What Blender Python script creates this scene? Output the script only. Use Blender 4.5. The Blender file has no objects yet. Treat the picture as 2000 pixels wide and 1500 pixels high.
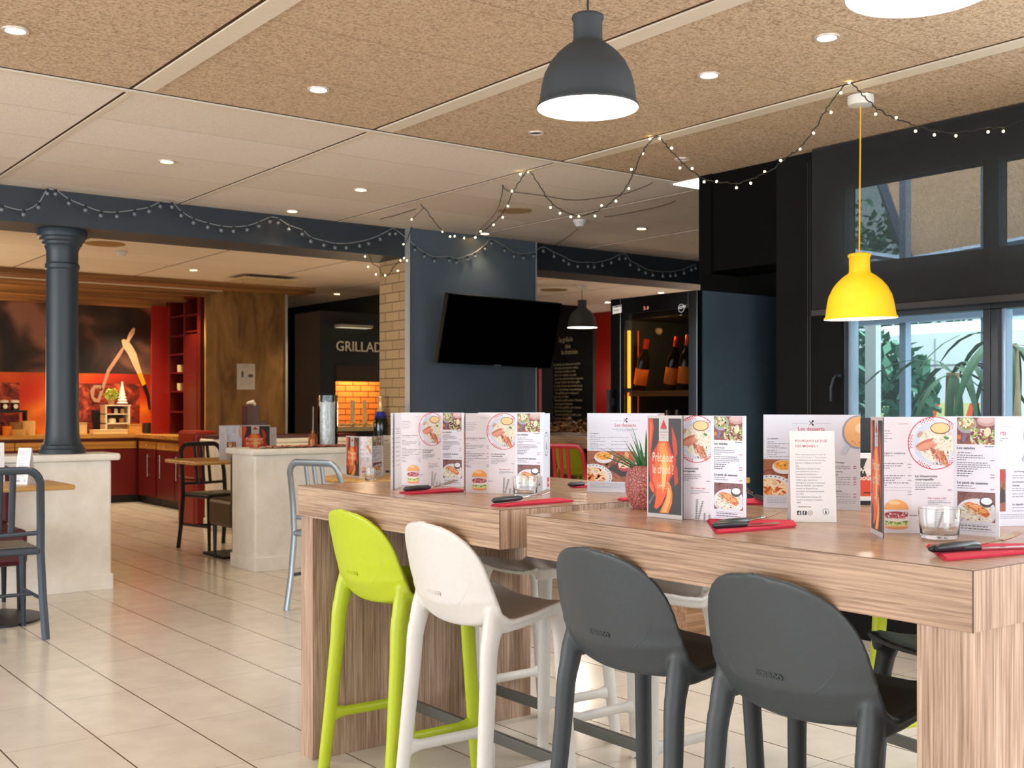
import bpy, bmesh, math, random
from mathutils import Vector, Matrix, Euler
random.seed(7)
S = bpy.context.scene
COL = S.collection
PI = math.pi
# ---------------------------------------------------------------- camera
CAMH = 1.18; TH = math.radians(52.84); FPX = 2215.5; VH = 791.5
FW = Vector((math.cos(TH), math.sin(TH), 0)); RT = Vector((math.sin(TH), -math.cos(TH), 0)); EYE = Vector((0, 0, CAMH))
cd = bpy.data.cameras.new('camera'); cam = bpy.data.objects.new('camera', cd); COL.objects.link(cam)
cam.location = EYE; cam.rotation_euler = (PI/2, 0, TH - PI/2)
cd.sensor_width = 36; cd.lens = 36*FPX/2000; cd.shift_y = (VH-750)/2000; cd.clip_start = 0.05; cd.clip_end = 200
cd.dof.use_dof = True; cd.dof.focus_distance = 2.9; cd.dof.aperture_fstop = 9.0
S.camera = cam
# ---------------------------------------------------------------- look
S.view_settings.view_transform = 'Standard'; S.view_settings.look = 'None'
S.view_settings.gamma = 1; S.view_settings.use_curve_mapping = False
S.view_settings.exposure = 0.42
# ---------------------------------------------------------------- world (soft overcast sky)
w = bpy.data.worlds.new('world'); S.world = w; w.use_nodes = True
nt = w.node_tree; nt.nodes.clear()
wo = nt.nodes.new('ShaderNodeOutputWorld'); bg = nt.nodes.new('ShaderNodeBackground')
bg.inputs[0].default_value = (0.82, 0.91, 1.0, 1); bg.inputs[1].default_value = 1.5
nt.links.new(bg.outputs[0], wo.inputs[0])
# ---------------------------------------------------------------- daylight and fill lights
H = 2.51
def light(name, kind, loc, energy, color, rot=(0, 0, 0), size=None, size_y=None, spot=None, blend=0.6, radius=None):
    l = bpy.data.lights.new(name, kind); l.energy = energy; l.color = color
    if kind == 'AREA':
        l.shape = 'RECTANGLE'; l.size = size; l.size_y = size_y
    if kind == 'SPOT':
        l.spot_size = spot; l.spot_blend = blend; l.shadow_soft_size = radius or 0.03
    if kind == 'POINT': l.shadow_soft_size = radius or 0.03
    o = bpy.data.objects.new(name, l); COL.objects.link(o); o.location = loc; o.rotation_euler = rot
    return o
# daylight of the glazed side beyond the right edge of the view, and of the glazed front behind the viewer
light('daylight_side', 'AREA', (4.65, -0.6, 1.55), 115, (0.86, 0.93, 1.0), (0, PI/2, 0), 1.5, 4.0)
light('daylight_front', 'AREA', (0.8, -3.4, 1.7), 125, (0.95, 0.96, 1.0), (math.radians(-80), 0, PI), 6.0, 1.9)
light('daylight_garden', 'AREA', (8.0, 4.0, 7.0), 1300, (0.9, 0.96, 1.0), (0, math.radians(0), 0), 7.0, 9.0)
light('daylight_left', 'AREA', (-5.6, 4.0, 1.5), 270, (0.92, 0.96, 1.0), (0, -PI/2, 0), 1.8, 7.0)  # fill light added at left to brighten the floor and half walls
# unseen fill lights added to brighten the kitchen and the far room
light('kitchen_lamp', 'POINT', (1.7, 10.4, 1.3), 26, (1.0, 0.76, 0.46), radius=0.15)
light('kitchen_lamp', 'POINT', (2.3, 12.8, 1.8), 30, (1.0, 0.70, 0.40), radius=0.12)
light('grill_lamp', 'POINT', (5.3, 9.2, 1.1), 14, (1.0, 0.76, 0.48), radius=0.12)
light('far_room_lamp', 'POINT', (9.5, 8.8, 1.2), 26, (1.0, 0.80, 0.58), radius=0.35)
light('far_room_lamp', 'POINT', (10.2, 12.2, 1.5), 5, (1.0, 0.80, 0.58), radius=0.12)
# ---------------------------------------------------------------- pixel -> point helpers (photo frame 2000x1500)
def ray(u, v): return FW + RT*((u-1000)/FPX) + Vector((0, 0, (VH-v)/FPX))
def onZ(u, v, z): r = ray(u, v); return EYE + r*((z-CAMH)/r.z)
def onX(u, v, x): r = ray(u, v); return EYE + r*(x/r.x)
def onY(u, v, y): r = ray(u, v); return EYE + r*(y/r.y)
def atD(u, v, d): return EYE + ray(u, v)*d
def uof(p): d = p-EYE; return 1000 + FPX*(d.dot(RT))/(d.dot(FW))
# ---------------------------------------------------------------- materials
MAT = {}
def lin(c):
    if isinstance(c, str):
        c = tuple(int(c[i:i+2], 16)/255 for i in (0, 2, 4))
    return tuple(((x+0.055)/1.055)**2.4 if x > 0.04045 else x/12.92 for x in c[:3]) + (1,)
class NT:
    def __init__(s, name):
        s.m = bpy.data.materials.new(name); s.m.use_nodes = True; s.t = s.m.node_tree; s.t.nodes.clear()
        s.out = s.t.nodes.new('ShaderNodeOutputMaterial'); s.b = s.n('ShaderNodeBsdfPrincipled'); s.l(s.b, 0, s.out, 0)
    def n(s, typ, **kw):
        nd = s.t.nodes.new(typ)
        for k, v in kw.items(): setattr(nd, k, v)
        return nd
    def l(s, a, ao, b, bi): s.t.links.new(a.outputs[ao], b.inputs[bi])
    def coords(s, scale=(1, 1, 1), rot=(0, 0, 0), loc=(0, 0, 0), kind='Object'):
        tc = s.n('ShaderNodeTexCoord'); mp = s.n('ShaderNodeMapping')
        mp.inputs['Scale'].default_value = scale; mp.inputs['Rotation'].default_value = rot; mp.inputs['Location'].default_value = loc
        s.l(tc, kind, mp, 0); return mp
    def noise(s, mp, scale, detail=3, rough=0.5, dist=0):
        n = s.n('ShaderNodeTexNoise'); n.inputs['Scale'].default_value = scale; n.inputs['Detail'].default_value = detail
        n.inputs['Roughness'].default_value = rough; n.inputs['Distortion'].default_value = dist
        s.l(mp, 0, n, 'Vector'); return n
    def ramp(s, src, so, stops):
        r = s.n('ShaderNodeValToRGB'); e = r.color_ramp.elements
        while len(e) < len(stops): e.new(0.5)
        for i, (p, c) in enumerate(stops): e[i].position = p; e[i].color = lin(c)
        s.l(src, so, r, 0); return r
    def mix(s, fac, a, b, mode='MIX', f=None):
        m = s.n('ShaderNodeMix', data_type='RGBA', blend_type=mode)
        if fac is None: m.inputs[0].default_value = f
        else: s.t.links.new(fac, m.inputs[0])
        for k, x in ((6, a), (7, b)):
            if isinstance(x, (str, tuple)): m.inputs[k].default_value = lin(x)
            else: s.t.links.new(x, m.inputs[k])
        return m
    def math(s, op, a, b=None, c=None):
        m = s.n('ShaderNodeMath', operation=op)
        for k, x in enumerate((a, b, c)):
            if x is None: continue
            if isinstance(x, (int, float)): m.inputs[k].default_value = x
            else: s.t.links.new(x, m.inputs[k])
        return m.outputs[0]
    def bump(s, src, so, strength, dist=0.01):
        b = s.n('ShaderNodeBump'); b.inputs['Strength'].default_value = strength; b.inputs['Distance'].default_value = dist
        s.l(src, so, b, 'Height'); s.l(b, 0, s.b, 'Normal'); return b
def plain(name, col, rough=0.5, metal=0, spec=0.5, var=0.06, scale=30, bump=0.0, emit=None, estr=0, coat=0):
    if name in MAT: return MAT[name]
    n = NT(name); mp = n.coords(); no = n.noise(mp, scale, 3)
    c = lin(col) if isinstance(col, str) else tuple(col)+(1,) if len(col) == 3 else col
    r = n.n('ShaderNodeMix', data_type='RGBA'); n.l(no, 0, r, 0)
    r.inputs[6].default_value = tuple(x*(1-var) for x in c[:3])+(1,); r.inputs[7].default_value = tuple(min(1, x*(1+var)) for x in c[:3])+(1,)
    n.l(r, 2, n.b, 'Base Color'); n.b.inputs['Roughness'].default_value = rough; n.b.inputs['Metallic'].default_value = metal
    n.b.inputs['Specular IOR Level'].default_value = spec; n.b.inputs['Coat Weight'].default_value = coat
    if bump: n.bump(no, 0, bump, 0.004)
    if emit:
        n.b.inputs['Emission Color'].default_value = lin(emit); n.b.inputs['Emission Strength'].default_value = estr
    MAT[name] = n.m; return n.m
def wood(name, axis, c1='8c7060', c2='ae9380', c3='ccb5a2', rough=0.38, fine=55, spec=0.4):
    if name in MAT: return MAT[name]
    n = NT(name); sc = [fine]*3; sc['XYZ'.index(axis)] = fine*0.02
    mp = n.coords(tuple(sc)); a = n.noise(mp, 1.0, 4, 0.6, 0.6)
    sc2 = [9]*3; sc2['XYZ'.index(axis)] = 0.45; mp2 = n.coords(tuple(sc2)); b = n.noise(mp2, 1.0, 2, 0.5, 1.2)
    f = n.math('ADD', n.math('MULTIPLY', a.outputs[0], 0.66), n.math('MULTIPLY', b.outputs[0], 0.34))
    r = n.n('ShaderNodeValToRGB'); e = r.color_ramp.elements; e.new(0.5)
    for i, (p, c) in enumerate(((0.38, c1), (0.5, c2), (0.62, c3))): e[i].position = p; e[i].color = lin(c)
    n.t.links.new(f, r.inputs[0]); n.l(r, 0, n.b, 'Base Color')
    n.b.inputs['Roughness'].default_value = rough; n.b.inputs['Specular IOR Level'].default_value = spec
    n.bump(a, 0, 0.06, 0.002); MAT[name] = n.m; return n.m
def emis(name, col, strength):
    if name in MAT: return MAT[name]
    n = NT(name); n.b.inputs['Base Color'].default_value = lin(col); n.b.inputs['Emission Color'].default_value = lin(col)
    n.b.inputs['Emission Strength'].default_value = strength; MAT[name] = n.m; return n.m
def glass(name, col=(0.95, 1, 0.98), rough=0.0, ior=1.45, thin=False):
    if name in MAT: return MAT[name]
    n = NT(name)
    if thin:   # thin pane: mostly see-through with a weak mirror reflection
        t = n.n('ShaderNodeBsdfTransparent'); g = n.n('ShaderNodeBsdfGlossy'); g.inputs['Roughness'].default_value = rough
        t.inputs[0].default_value = col+(1,); fr = n.n('ShaderNodeFresnel'); fr.inputs[0].default_value = ior
        m = n.n('ShaderNodeMixShader'); n.l(fr, 0, m, 0); n.l(t, 0, m, 1); n.l(g, 0, m, 2); n.l(m, 0, n.out, 0)
    else:
        n.b.inputs['Base Color'].default_value = col+(1,); n.b.inputs['Transmission Weight'].default_value = 1
        n.b.inputs['Roughness'].default_value = rough; n.b.inputs['IOR'].default_value = ior
    MAT[name] = n.m; return n.m
# ---------------------------------------------------------------- mesh builder
class MB:
    def __init__(s): s.v = []; s.f = []; s.mi = []
    def add(s, vs, fs, mi=0):
        o = len(s.v); s.v += [tuple(x) for x in vs]; s.f += [tuple(i+o for i in f) for f in fs]; s.mi += [mi]*len(fs); return s
    def box(s, x0, x1, y0, y1, z0, z1, mi=0):
        if x0 > x1: x0, x1 = x1, x0
        if y0 > y1: y0, y1 = y1, y0
        if z0 > z1: z0, z1 = z1, z0
        vs = [(x, y, z) for z in (z0, z1) for x, y in ((x0, y0), (x1, y0), (x1, y1), (x0, y1))]
        return s.add(vs, [(3, 2, 1, 0), (4, 5, 6, 7), (0, 1, 5, 4), (1, 2, 6, 5), (2, 3, 7, 6), (3, 0, 4, 7)], mi)
    def obox(s, M, hx, hy, hz, mi=0):
        vs = [M @ Vector((x, y, z)) for z in (-hz, hz) for x, y in ((-hx, -hy), (hx, -hy), (hx, hy), (-hx, hy))]
        return s.add(vs, [(3, 2, 1, 0), (4, 5, 6, 7), (0, 1, 5, 4), (1, 2, 6, 5), (2, 3, 7, 6), (3, 0, 4, 7)], mi)
    def tube(s, pts, r, n=10, mi=0, cap=True):
        pts = [Vector(p) for p in pts]; rr = r if isinstance(r, (list, tuple)) else [r]*len(pts)
        o = len(s.v); up = None
        for i, p in enumerate(pts):
            d = (pts[min(i+1, len(pts)-1)] - pts[max(i-1, 0)]).normalized()
            if up is None:
                up = Vector((0, 0, 1)) if abs(d.z) < 0.9 else Vector((1, 0, 0))
            a = d.cross(up).normalized(); b = a.cross(d).normalized(); up = b
            q = rr[i] if isinstance(rr[i], tuple) else (rr[i], rr[i])
            for k in range(n):
                t = 2*PI*k/n; s.v.append(tuple(p + a*math.cos(t)*q[0] + b*math.sin(t)*q[1]))
        for i in range(len(pts)-1):
            for k in range(n):
                k2 = (k+1) % n; s.f.append((o+i*n+k, o+i*n+k2, o+(i+1)*n+k2, o+(i+1)*n+k)); s.mi.append(mi)
        if cap:
            s.f.append(tuple(o+k for k in range(n))[::-1]); s.mi.append(mi)
            s.f.append(tuple(o+(len(pts)-1)*n+k for k in range(n))); s.mi.append(mi)
        return s
    def lathe(s, prof, c=(0, 0, 0), n=32, mi=0, cap=False):
        o = len(s.v)
        for r, z in prof:
            for k in range(n): t = 2*PI*k/n; s.v.append((c[0]+r*math.cos(t), c[1]+r*math.sin(t), c[2]+z))
        for i in range(len(prof)-1):
            for k in range(n):
                k2 = (k+1) % n; s.f.append((o+i*n+k, o+i*n+k2, o+(i+1)*n+k2, o+(i+1)*n+k)); s.mi.append(mi)
        if cap:
            s.f.append(tuple(o+k for k in range(n))[::-1]); s.mi.append(mi); s.f.append(tuple(o+(len(prof)-1)*n+k for k in range(n))); s.mi.append(mi)
        return s
    def prism(s, poly, M, t, mi=0):
        n = len(poly); vs = [M @ Vector((x, y, 0)) for x, y in poly] + [M @ Vector((x, y, t)) for x, y in poly]
        fs = [tuple(range(n))[::-1], tuple(range(n, 2*n))] + [(i, (i+1) % n, n+(i+1) % n, n+i) for i in range(n)]
        return s.add(vs, fs, mi)
    def ball(s, c, r, n=10, m=6, mi=0, sq=(1, 1, 1)):
        prof = [(max(1e-4, r*math.sin(PI*i/m)), -r*math.cos(PI*i/m)) for i in range(m+1)]; o = len(s.v)
        s.lathe(prof, (0, 0, 0), n, mi)
        for i in range(o, len(s.v)):
            x, y, z = s.v[i]; s.v[i] = (c[0]+x*sq[0], c[1]+y*sq[1], c[2]+z*sq[2])
        return s
    def shift(s, d): s.v = [(x-d[0], y-d[1], z-d[2]) for x, y, z in s.v]; return s
    def xf(s, M): s.v = [tuple(M @ Vector(p)) for p in s.v]; return s
    def mesh(s, name, mats, smooth=False, angle=40):
        me = bpy.data.meshes.new(name); me.from_pydata(s.v, [], s.f)
        for m in (mats if isinstance(mats, (list, tuple)) else [mats]): me.materials.append(m)
        me.polygons.foreach_set('material_index', s.mi); me.update()
        if smooth:
            me.shade_smooth()
            try: me.set_sharp_from_angle(angle=math.radians(angle))
            except Exception: pass
        return me
def obj(name, mb, mats, parent=None, smooth=False, bevel=0, angle=40, label=None):
    me = mb.mesh(name, mats, smooth, angle) if isinstance(mb, MB) else mb
    o = bpy.data.objects.new(name, me); COL.objects.link(o)
    if parent: o.parent = parent
    if bevel:
        b = o.modifiers.new('bevel', 'BEVEL'); b.width = bevel; b.segments = 2; b.limit_method = 'ANGLE'
    if label: o['label'] = label
    return o
def tag(o, label, cat, group=None):
    o['label'] = label; o['category'] = cat
    if group: o['group'] = group
    return o
def struct(name, mb, mats, parent=None, **k):
    o = obj(name, mb, mats, parent, **k)
    if parent is None: o['kind'] = 'structure'
    return o
def thing(name, label, cat, loc=(0, 0, 0), rz=0, group=None):
    o = bpy.data.objects.new(name, None); o.empty_display_size = 0.1; COL.objects.link(o)
    o.location = loc; o.rotation_euler = (0, 0, rz); tag(o, label, cat, group); return o
def dup(root, loc, rz=None, label=None, group=None, swap=None):
    def cp(o, par):
        c = o.copy(); COL.objects.link(c)
        if par: c.parent = par
        if swap and o.type == 'MESH':
            k = (o.data.name, tuple(sorted((a, b.name) for a, b in swap.items())))
            if k not in DCACHE:
                me = o.data.copy()
                for i, m in enumerate(me.materials):
                    if m.name in swap: me.materials[i] = swap[m.name]
                DCACHE[k] = me
            c.data = DCACHE[k]
        for ch in KIDS(o): cp(ch, c)
        return c
    r = cp(root, None); r.location = loc
    if rz is not None: r.rotation_euler = (0, 0, rz)
    if label: r['label'] = label
    if group: r['group'] = group
    return r
DCACHE = {}
def KIDS(o): return [c for c in bpy.data.objects if c.parent == o]
def Mz(x, y, z, a=0): return Matrix.Translation((x, y, z)) @ Matrix.Rotation(a, 4, 'Z')
def frame(p, ex, ey):
    ex = Vector(ex).normalized(); ey = Vector(ey).normalized(); ez = ex.cross(ey)
    return Matrix(((ex.x, ey.x, ez.x, p[0]), (ex.y, ey.y, ez.y, p[1]), (ex.z, ey.z, ez.z, p[2]), (0, 0, 0, 1)))
_tc = {}
def textmesh(body, size, align='LEFT', bold=0, sx=1.0, res=2, shear=0.0, space=1.0):
    k = (body, size, align, bold, sx, res, shear, space)
    if k in _tc: return _tc[k]
    cu = bpy.data.curves.new('t', 'FONT'); cu.body = body; cu.size = size; cu.align_x = align; cu.offset = bold; cu.resolution_u = res
    cu.shear = shear; cu.space_character = space
    o = bpy.data.objects.new('t', cu); me = bpy.data.meshes.new_from_object(o)
    vs = [(v.co.x*sx, v.co.y) for v in me.vertices]; fs = [tuple(p.vertices) for p in me.polygons]
    bpy.data.objects.remove(o); bpy.data.curves.remove(cu); bpy.data.meshes.remove(me)
    _tc[k] = (vs, fs); return vs, fs
def fitted(body, size, fit=None, **k):
    vs, fs = textmesh(body, size, **k)
    if fit:
        x1 = max(a for a, b in vs); x0 = min(a for a, b in vs); f = fit/(x1-x0); vs = [((a-x0)*f, b) for a, b in vs]
    return vs, fs
def addtext(mb, M, body, size, x=0, y=0, mi=0, z=0.0, **k):
    vs, fs = fitted(body, size, **k); mb.add([M @ Vector((a+x, b+y, z)) for a, b in vs], fs, mi)
# ================================================================ SETTING
# --- floor: 31 x 58 cm tiles, dark joints one way, pale joints the other
def floor_mat():
    n = NT('floor_tile'); tc = n.n('ShaderNodeTexCoord'); sp = n.n('ShaderNodeSeparateXYZ'); n.l(tc, 'Object', sp, 0)
    def joint(axis, off, pitch, wid):
        f = n.math('FRACT', n.math('DIVIDE', n.math('ADD', sp.outputs[axis], -off + pitch*100.5), pitch))
        return n.math('LESS_THAN', n.math('ABSOLUTE', n.math('SUBTRACT', f, 0.5)), wid/pitch/2)
    jx = joint(0, 0.949, 0.309, 0.0058); jy = joint(1, 4.106, 0.582, 0.0042)
    def cell(axis, off, pitch): return n.math('FLOOR', n.math('DIVIDE', n.math('ADD', sp.outputs[axis], -off + pitch*100), pitch))
    cb = n.n('ShaderNodeCombineXYZ'); n.t.links.new(cell(0, 0.949, 0.309), cb.inputs[0]); n.t.links.new(cell(1, 4.106, 0.582), cb.inputs[1])
    wn = n.n('ShaderNodeTexWhiteNoise', noise_dimensions='3D'); n.l(cb, 0, wn, 0)
    mp = n.coords((1, 1, 1)); a = n.noise(mp, 7, 5, 0.6)
    base = n.ramp(a, 0, [(0.3, 'd6cec3'), (0.7, 'e4ddd2')])
    b2 = n.mix(n.math('MULTIPLY', wn.outputs[0], 0.35), base.outputs[0], 'cac0b2')
    c1 = n.mix(n.math('MULTIPLY', jy, 0.55), b2.outputs[2], '9c8a74'); c2 = n.mix(jx, c1.outputs[2], '5b4a38')
    n.l(c2, 2, n.b, 'Base Color'); n.b.inputs['Roughness'].default_value = 0.24; n.b.inputs['Specular IOR Level'].default_value = 0.55
    r = n.ramp(a, 0, [(0.2, (0.19,)*3), (0.8, (0.28,)*3)])
    n.t.links.new(n.math('ADD', n.math('MULTIPLY', a.outputs[0], 0.08), 0.12), n.b.inputs['Roughness'])
    return n.m
FLOOR = floor_mat()
PLAN = [(-6, -4), (4.95, -4), (4.95, 3.98), (5.25, 3.98), (5.25, 4.87), (11.2, 9.75), (11.2, 15), (-6, 15)]
struct('floor', MB().prism(PLAN, Matrix.Translation((0, 0, -0.2)), 0.2), FLOOR)
def ceil_mat():
    n = NT('wood_wool_board'); tc = n.n('ShaderNodeTexCoord'); sp = n.n('ShaderNodeSeparateXYZ'); n.l(tc, 'Object', sp, 0)
    def joint(axis, off, pitch, wid):
        f = n.math('FRACT', n.math('DIVIDE', n.math('ADD', sp.outputs[axis], -off + pitch*100.5), pitch))
        return n.math('LESS_THAN', n.math('ABSOLUTE', n.math('SUBTRACT', f, 0.5)), wid/pitch/2)
    def cell(axis, off, pitch): return n.math('FLOOR', n.math('DIVIDE', n.math('ADD', sp.outputs[axis], -off + pitch*100), pitch))
    jx = joint(0, 1.6, 1.173, 0.014); jy = joint(1, 4.766, 0.5725, 0.005)
    mp = n.coords((1, 1, 1)); a = n.noise(mp, 95, 4, 0.75); mp2 = n.coords((30, 110, 30)); a2 = n.noise(mp2, 1.0, 3, 0.6, 0.5); bb = n.noise(mp, 1.3, 2)
    f = n.math('ADD', n.math('MULTIPLY', a.outputs[0], 0.8), n.math('MULTIPLY', a2.outputs[0], 0.2))
    rp = n.n('ShaderNodeValToRGB'); e = rp.color_ramp.elements; e.new(0.5)
    for i, (p, c) in enumerate(((0.36, '735d49'), (0.5, 'c0a486'), (0.62, 'd8c0a6'))): e[i].position = p; e[i].color = lin(c)
    n.t.links.new(f, rp.inputs[0])
    cb = n.n('ShaderNodeCombineXYZ'); n.t.links.new(cell(0, 1.6, 1.173), cb.inputs[0]); n.t.links.new(cell(1, 4.766, 0.5725), cb.inputs[1])
    wn = n.n('ShaderNodeTexWhiteNoise', noise_dimensions='3D'); n.l(cb, 0, wn, 0)
    g = n.mix(n.math('MULTIPLY', n.math('GREATER_THAN', sp.outputs[1], 4.766), 0.72), rp.outputs[0], 'f2ebe2')
    g1 = n.mix(n.math('MULTIPLY', wn.outputs[0], 0.22), g.outputs[2], 'b79a78')
    g2 = n.mix(n.math('MULTIPLY', bb.outputs[0], 0.2), g1.outputs[2], 'e2cdb2')
    c1 = n.mix(n.math('MULTIPLY', jy, 0.55), g2.outputs[2], '7a5f42'); c2 = n.mix(jx, c1.outputs[2], '4a3320')
    n.l(c2, 2, n.b, 'Base Color'); n.b.inputs['Roughness'].default_value = 0.95; n.b.inputs['Specular IOR Level'].default_value = 0.1
    n.bump(a, 0, 0.5, 0.004); return n.m
CEIL = ceil_mat()
struct('ceiling', MB().prism(PLAN, Matrix.Translation((0, 0, H)), 0.2), CEIL)
PROF = plain('ceiling_profile', 'd8c9b4', 0.6)
DARKGAP = plain('joint_black', '1a1512', 0.9)
k = 1
for i in range(-3, 9):
    x = 1.6 + 1.173*i
    if x < 4.8: struct('trim_%d' % k, MB().box(x+0.008, x+0.092, -4, 4.74, H-0.006, H+0.001), PROF); k += 1
    if x < 8.2: struct('trim_%d' % k, MB().box(x+0.008, x+0.034, 4.80 if x < 5 else x*0.86+0.5, 7.3, H-0.003, H+0.001), PROF); k += 1
struct('trim_%d' % k, MB().box(-6, 4.85, 4.775, 4.805, H-0.008, H+0.001), PROF); k += 1
struct('trim_%d' % k, MB().box(-6, 4.85, 4.762, 4.771, H-0.0015, H+0.001), DARKGAP); k += 1
# --- beam and column
BLUE = plain('slate_blue_paint', '2b323a', 0.55, var=0.12, scale=3)
BLUE2 = plain('slate_blue_panel', '55626e', 0.42, var=0.18, scale=2.2)
struct('wall_beam', MB().box(-6, 11, 7.3, 7.72, 2.294, H), BLUE)
# tall slate panel carrying the television, brick pillar behind it
struct('wall_panel', MB().box(4.525, 5.73, 7.24, 7.298, 0, H-0.002), BLUE2, bevel=0.002)
struct('trim_%d' % (k+1), MB().box(4.519, 4.5245, 7.232, 7.298, 0, H-0.002).box(5.7305, 5.736, 7.232, 7.298, 0, H-0.002), plain('thin_alu_edge', 'aeb2b3', 0.4, 0.4))
def brick_mat(name, c1, c2, mortar, sc, w_, h_, ms, axis='YZ', emit=0, rough=0.8):
    n = NT(name); tc = n.n('ShaderNodeTexCoord'); sp = n.n('ShaderNodeSeparateXYZ'); n.l(tc, 'Object', sp, 0)
    cb = n.n('ShaderNodeCombineXYZ'); n.l(sp, 'XYZ'.index(axis[0]), cb, 0); n.l(sp, 2, cb, 1)
    b = n.n('ShaderNodeTexBrick'); n.l(cb, 0, b, 'Vector'); b.inputs['Scale'].default_value = sc
    b.inputs['Brick Width'].default_value = w_*sc; b.inputs['Row Height'].default_value = h_*sc; b.inputs['Mortar Size'].default_value = ms*sc
    b.inputs['Color1'].default_value = lin(c1); b.inputs['Color2'].default_value = lin(c2); b.inputs['Mortar'].default_value = lin(mortar)
    n.l(b, 0, n.b, 'Base Color'); n.b.inputs['Roughness'].default_value = rough; n.bump(b, 1, -0.6, 0.004); return n.m
BRICKT = brick_mat('tan_brick', 'a98a60', 'b5966b', '7c6243', 1, 0.2, 0.073, 0.005)
struct('wall_pillar', MB().box(4.53, 5.6, 7.3, 7.69, 0, 2.294), BRICKT)
COLM = plain('column_charcoal', '2e3840', 0.45, var=0.1, scale=8)
cx, cy = 2.085, 7.5
col = obj('column', MB().lathe([(0.14, 0.872), (0.142, 0.90), (0.132, 0.908), (0.128, 0.925), (0.116, 0.932), (0.108, 0.96), (0.103, 1.0), (0.1, 1.1), (0.096, 2.04), (0.104, 2.05), (0.104, 2.075), (0.096, 2.085), (0.096, 2.16), (0.108, 2.19), (0.118, 2.20), (0.122, 2.215), (0.134, 2.225), (0.138, 2.24), (0.150, 2.25), (0.152, 2.27), (0.146, 2.293)], (cx, cy, 0), 40), COLM, smooth=True, angle=22)
tag(col, 'round charcoal cast column standing on the left white half wall', 'column')
# --- plaster half walls
def plaster(name, c):
    n = NT(name); mp = n.coords(); a = n.noise(mp, 6, 5, 0.65, 0.4); b = n.noise(mp, 40, 3)
    r = n.ramp(a, 0, [(0.3, c), (0.7, 'f4efe6')]); n.l(r, 0, n.b, 'Base Color'); n.b.inputs['Roughness'].default_value = 0.8
    n.bump(a, 0, 0.5, 0.02); return n.m
PL = plaster('white_rough_plaster', 'e6dfd3')
def halfwall(name, x0, x1, y0, y1, top, label):
    t = thing(name, label, 'half wall', ((x0+x1)/2, (y0+y1)/2, 0)); L = t.location
    obj('wall_body', MB().box(x0, x1, y0, y1, 0, top-0.045).shift(L), PL, t, bevel=0.012)
    obj('coping', MB().box(x0-0.04, x1+0.05, y0-0.035, y1+0.03, top-0.045, top).shift(L), PL, t, bevel=0.014)
    obj('skirting', MB().box(x0-0.008, x1+0.008, y0-0.012, y1+0.008, 0, 0.1).shift(L), PL, t, bevel=0.004)
    return t
hl = halfwall('half_wall', -0.6, 2.354, 7.37, 7.66, 0.872, 'white plastered half wall carrying the round column on its top')
hr = halfwall('half_wall', 3.39, 5.6, 7.48, 7.88, 0.87, 'white plastered half wall with the red cloth and glass vase')
# --- window side
CHAR = plain('charcoal_wall', '121111', 0.75, spec=0.12, var=0.1, scale=4)
FRM = plain('anthracite_frame', '24272c', 0.4, 0.3)
struct('wall_right', MB().box(4.85, 4.97, -4, 3.61, 0, 0.8).box(4.85, 4.97, -4, 4.03, 2.3, H).box(4.85, 4.97, 3.61, 4.03, 0, 2.3), CHAR)
struct('wall_niche', MB().box(4.97, 5.25, 3.975, 4.03, 0, H).box(5.19, 5.25, 4.03, 4.9, 0, H).box(4.86, 5.19, 4.03, 4.596, 1.95, H-0.001).box(4.845, 4.86, 4.5, 4.596, 1.93, H-0.001), plain('niche_black', '0a0908', 0.85, spec=0.08))
struct('wall_side', MB().prism([(5.25, 4.86), (11.2, 9.72), (11.2, 9.8), (5.2, 4.92)], Matrix.Identity(4), H), CHAR)
ALU = plain('window_light_alu', '9fb0c4', 0.35, 0.5)
PANE = glass('window_glass', (0.93, 0.98, 0.97), 0.0, 1.25, thin=True)
# sashes: z 0.8..1.62 lower lights, 1.9..2.3 upper lights, opaque transom between
ys = [(2.846, 3.602), (2.0, 2.771), (1.15, 1.93), (0.3, 1.08), (-0.55, 0.23), (-1.4, -0.62), (-2.25, -1.47), (-3.1, -2.32)]
for i, (a, b) in enumerate(ys):
    wn_ = thing('window_%d' % (i+1), 'window', 'window', (4.9, (a+b)/2, 0.8)); del wn_['label']; del wn_['category']; wn_['kind'] = 'structure'; L = wn_.location
    f = MB(); e = 0.012 if i else 0.0
    for z0, z1 in ((0.8, 1.62), (1.9, 2.3)):
        f.box(4.87, 4.95, a-0.037, a+0.0, z0, z1).box(4.87, 4.95, b, b+0.037, z0, z1)
    f.box(4.87, 4.95, a-0.037, b+0.037, 1.62, 1.9).box(4.87, 4.95, a-0.037, b+0.037, 0.8, 0.83)
    obj('window_frame', f.shift(L), FRM, wn_, bevel=0.003)
    g = MB()
    for z0, z1 in ((0.83, 1.62), (1.9, 2.3)): g.box(4.905, 4.909, a, b, z0, z1)
    obj('pane', g.shift(L), PANE, wn_)
    obj('glazing_bead', MB().box(4.90, 4.96, a, a+0.014, 0.83, 1.62).box(4.90, 4.96, b-0.018, b, 0.83, 1.62).shift(L), ALU, wn_)
    if i == 0:
        hh = MB().tube([(4.85, b+0.018, 1.33), (4.82, b+0.018, 1.33)], 0.012, 10).tube([(4.82, b+0.018, 1.335), (4.805, b+0.026, 1.315), (4.8, b+0.034, 1.27), (4.803, b+0.036, 1.2)], [0.009, 0.01, 0.009, 0.007], 10)
        hh.box(4.862, 4.872, b-0.0, b+0.036, 1.29, 1.37)
        obj('handle', hh.shift(L), plain('black_handle', '202226', 0.3, 0.6), wn_, smooth=True)
struct('trim_60', MB().box(4.80, 4.97, -4, 3.61, 0.775, 0.8), plain('sill', '3a3c40', 0.4))
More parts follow.
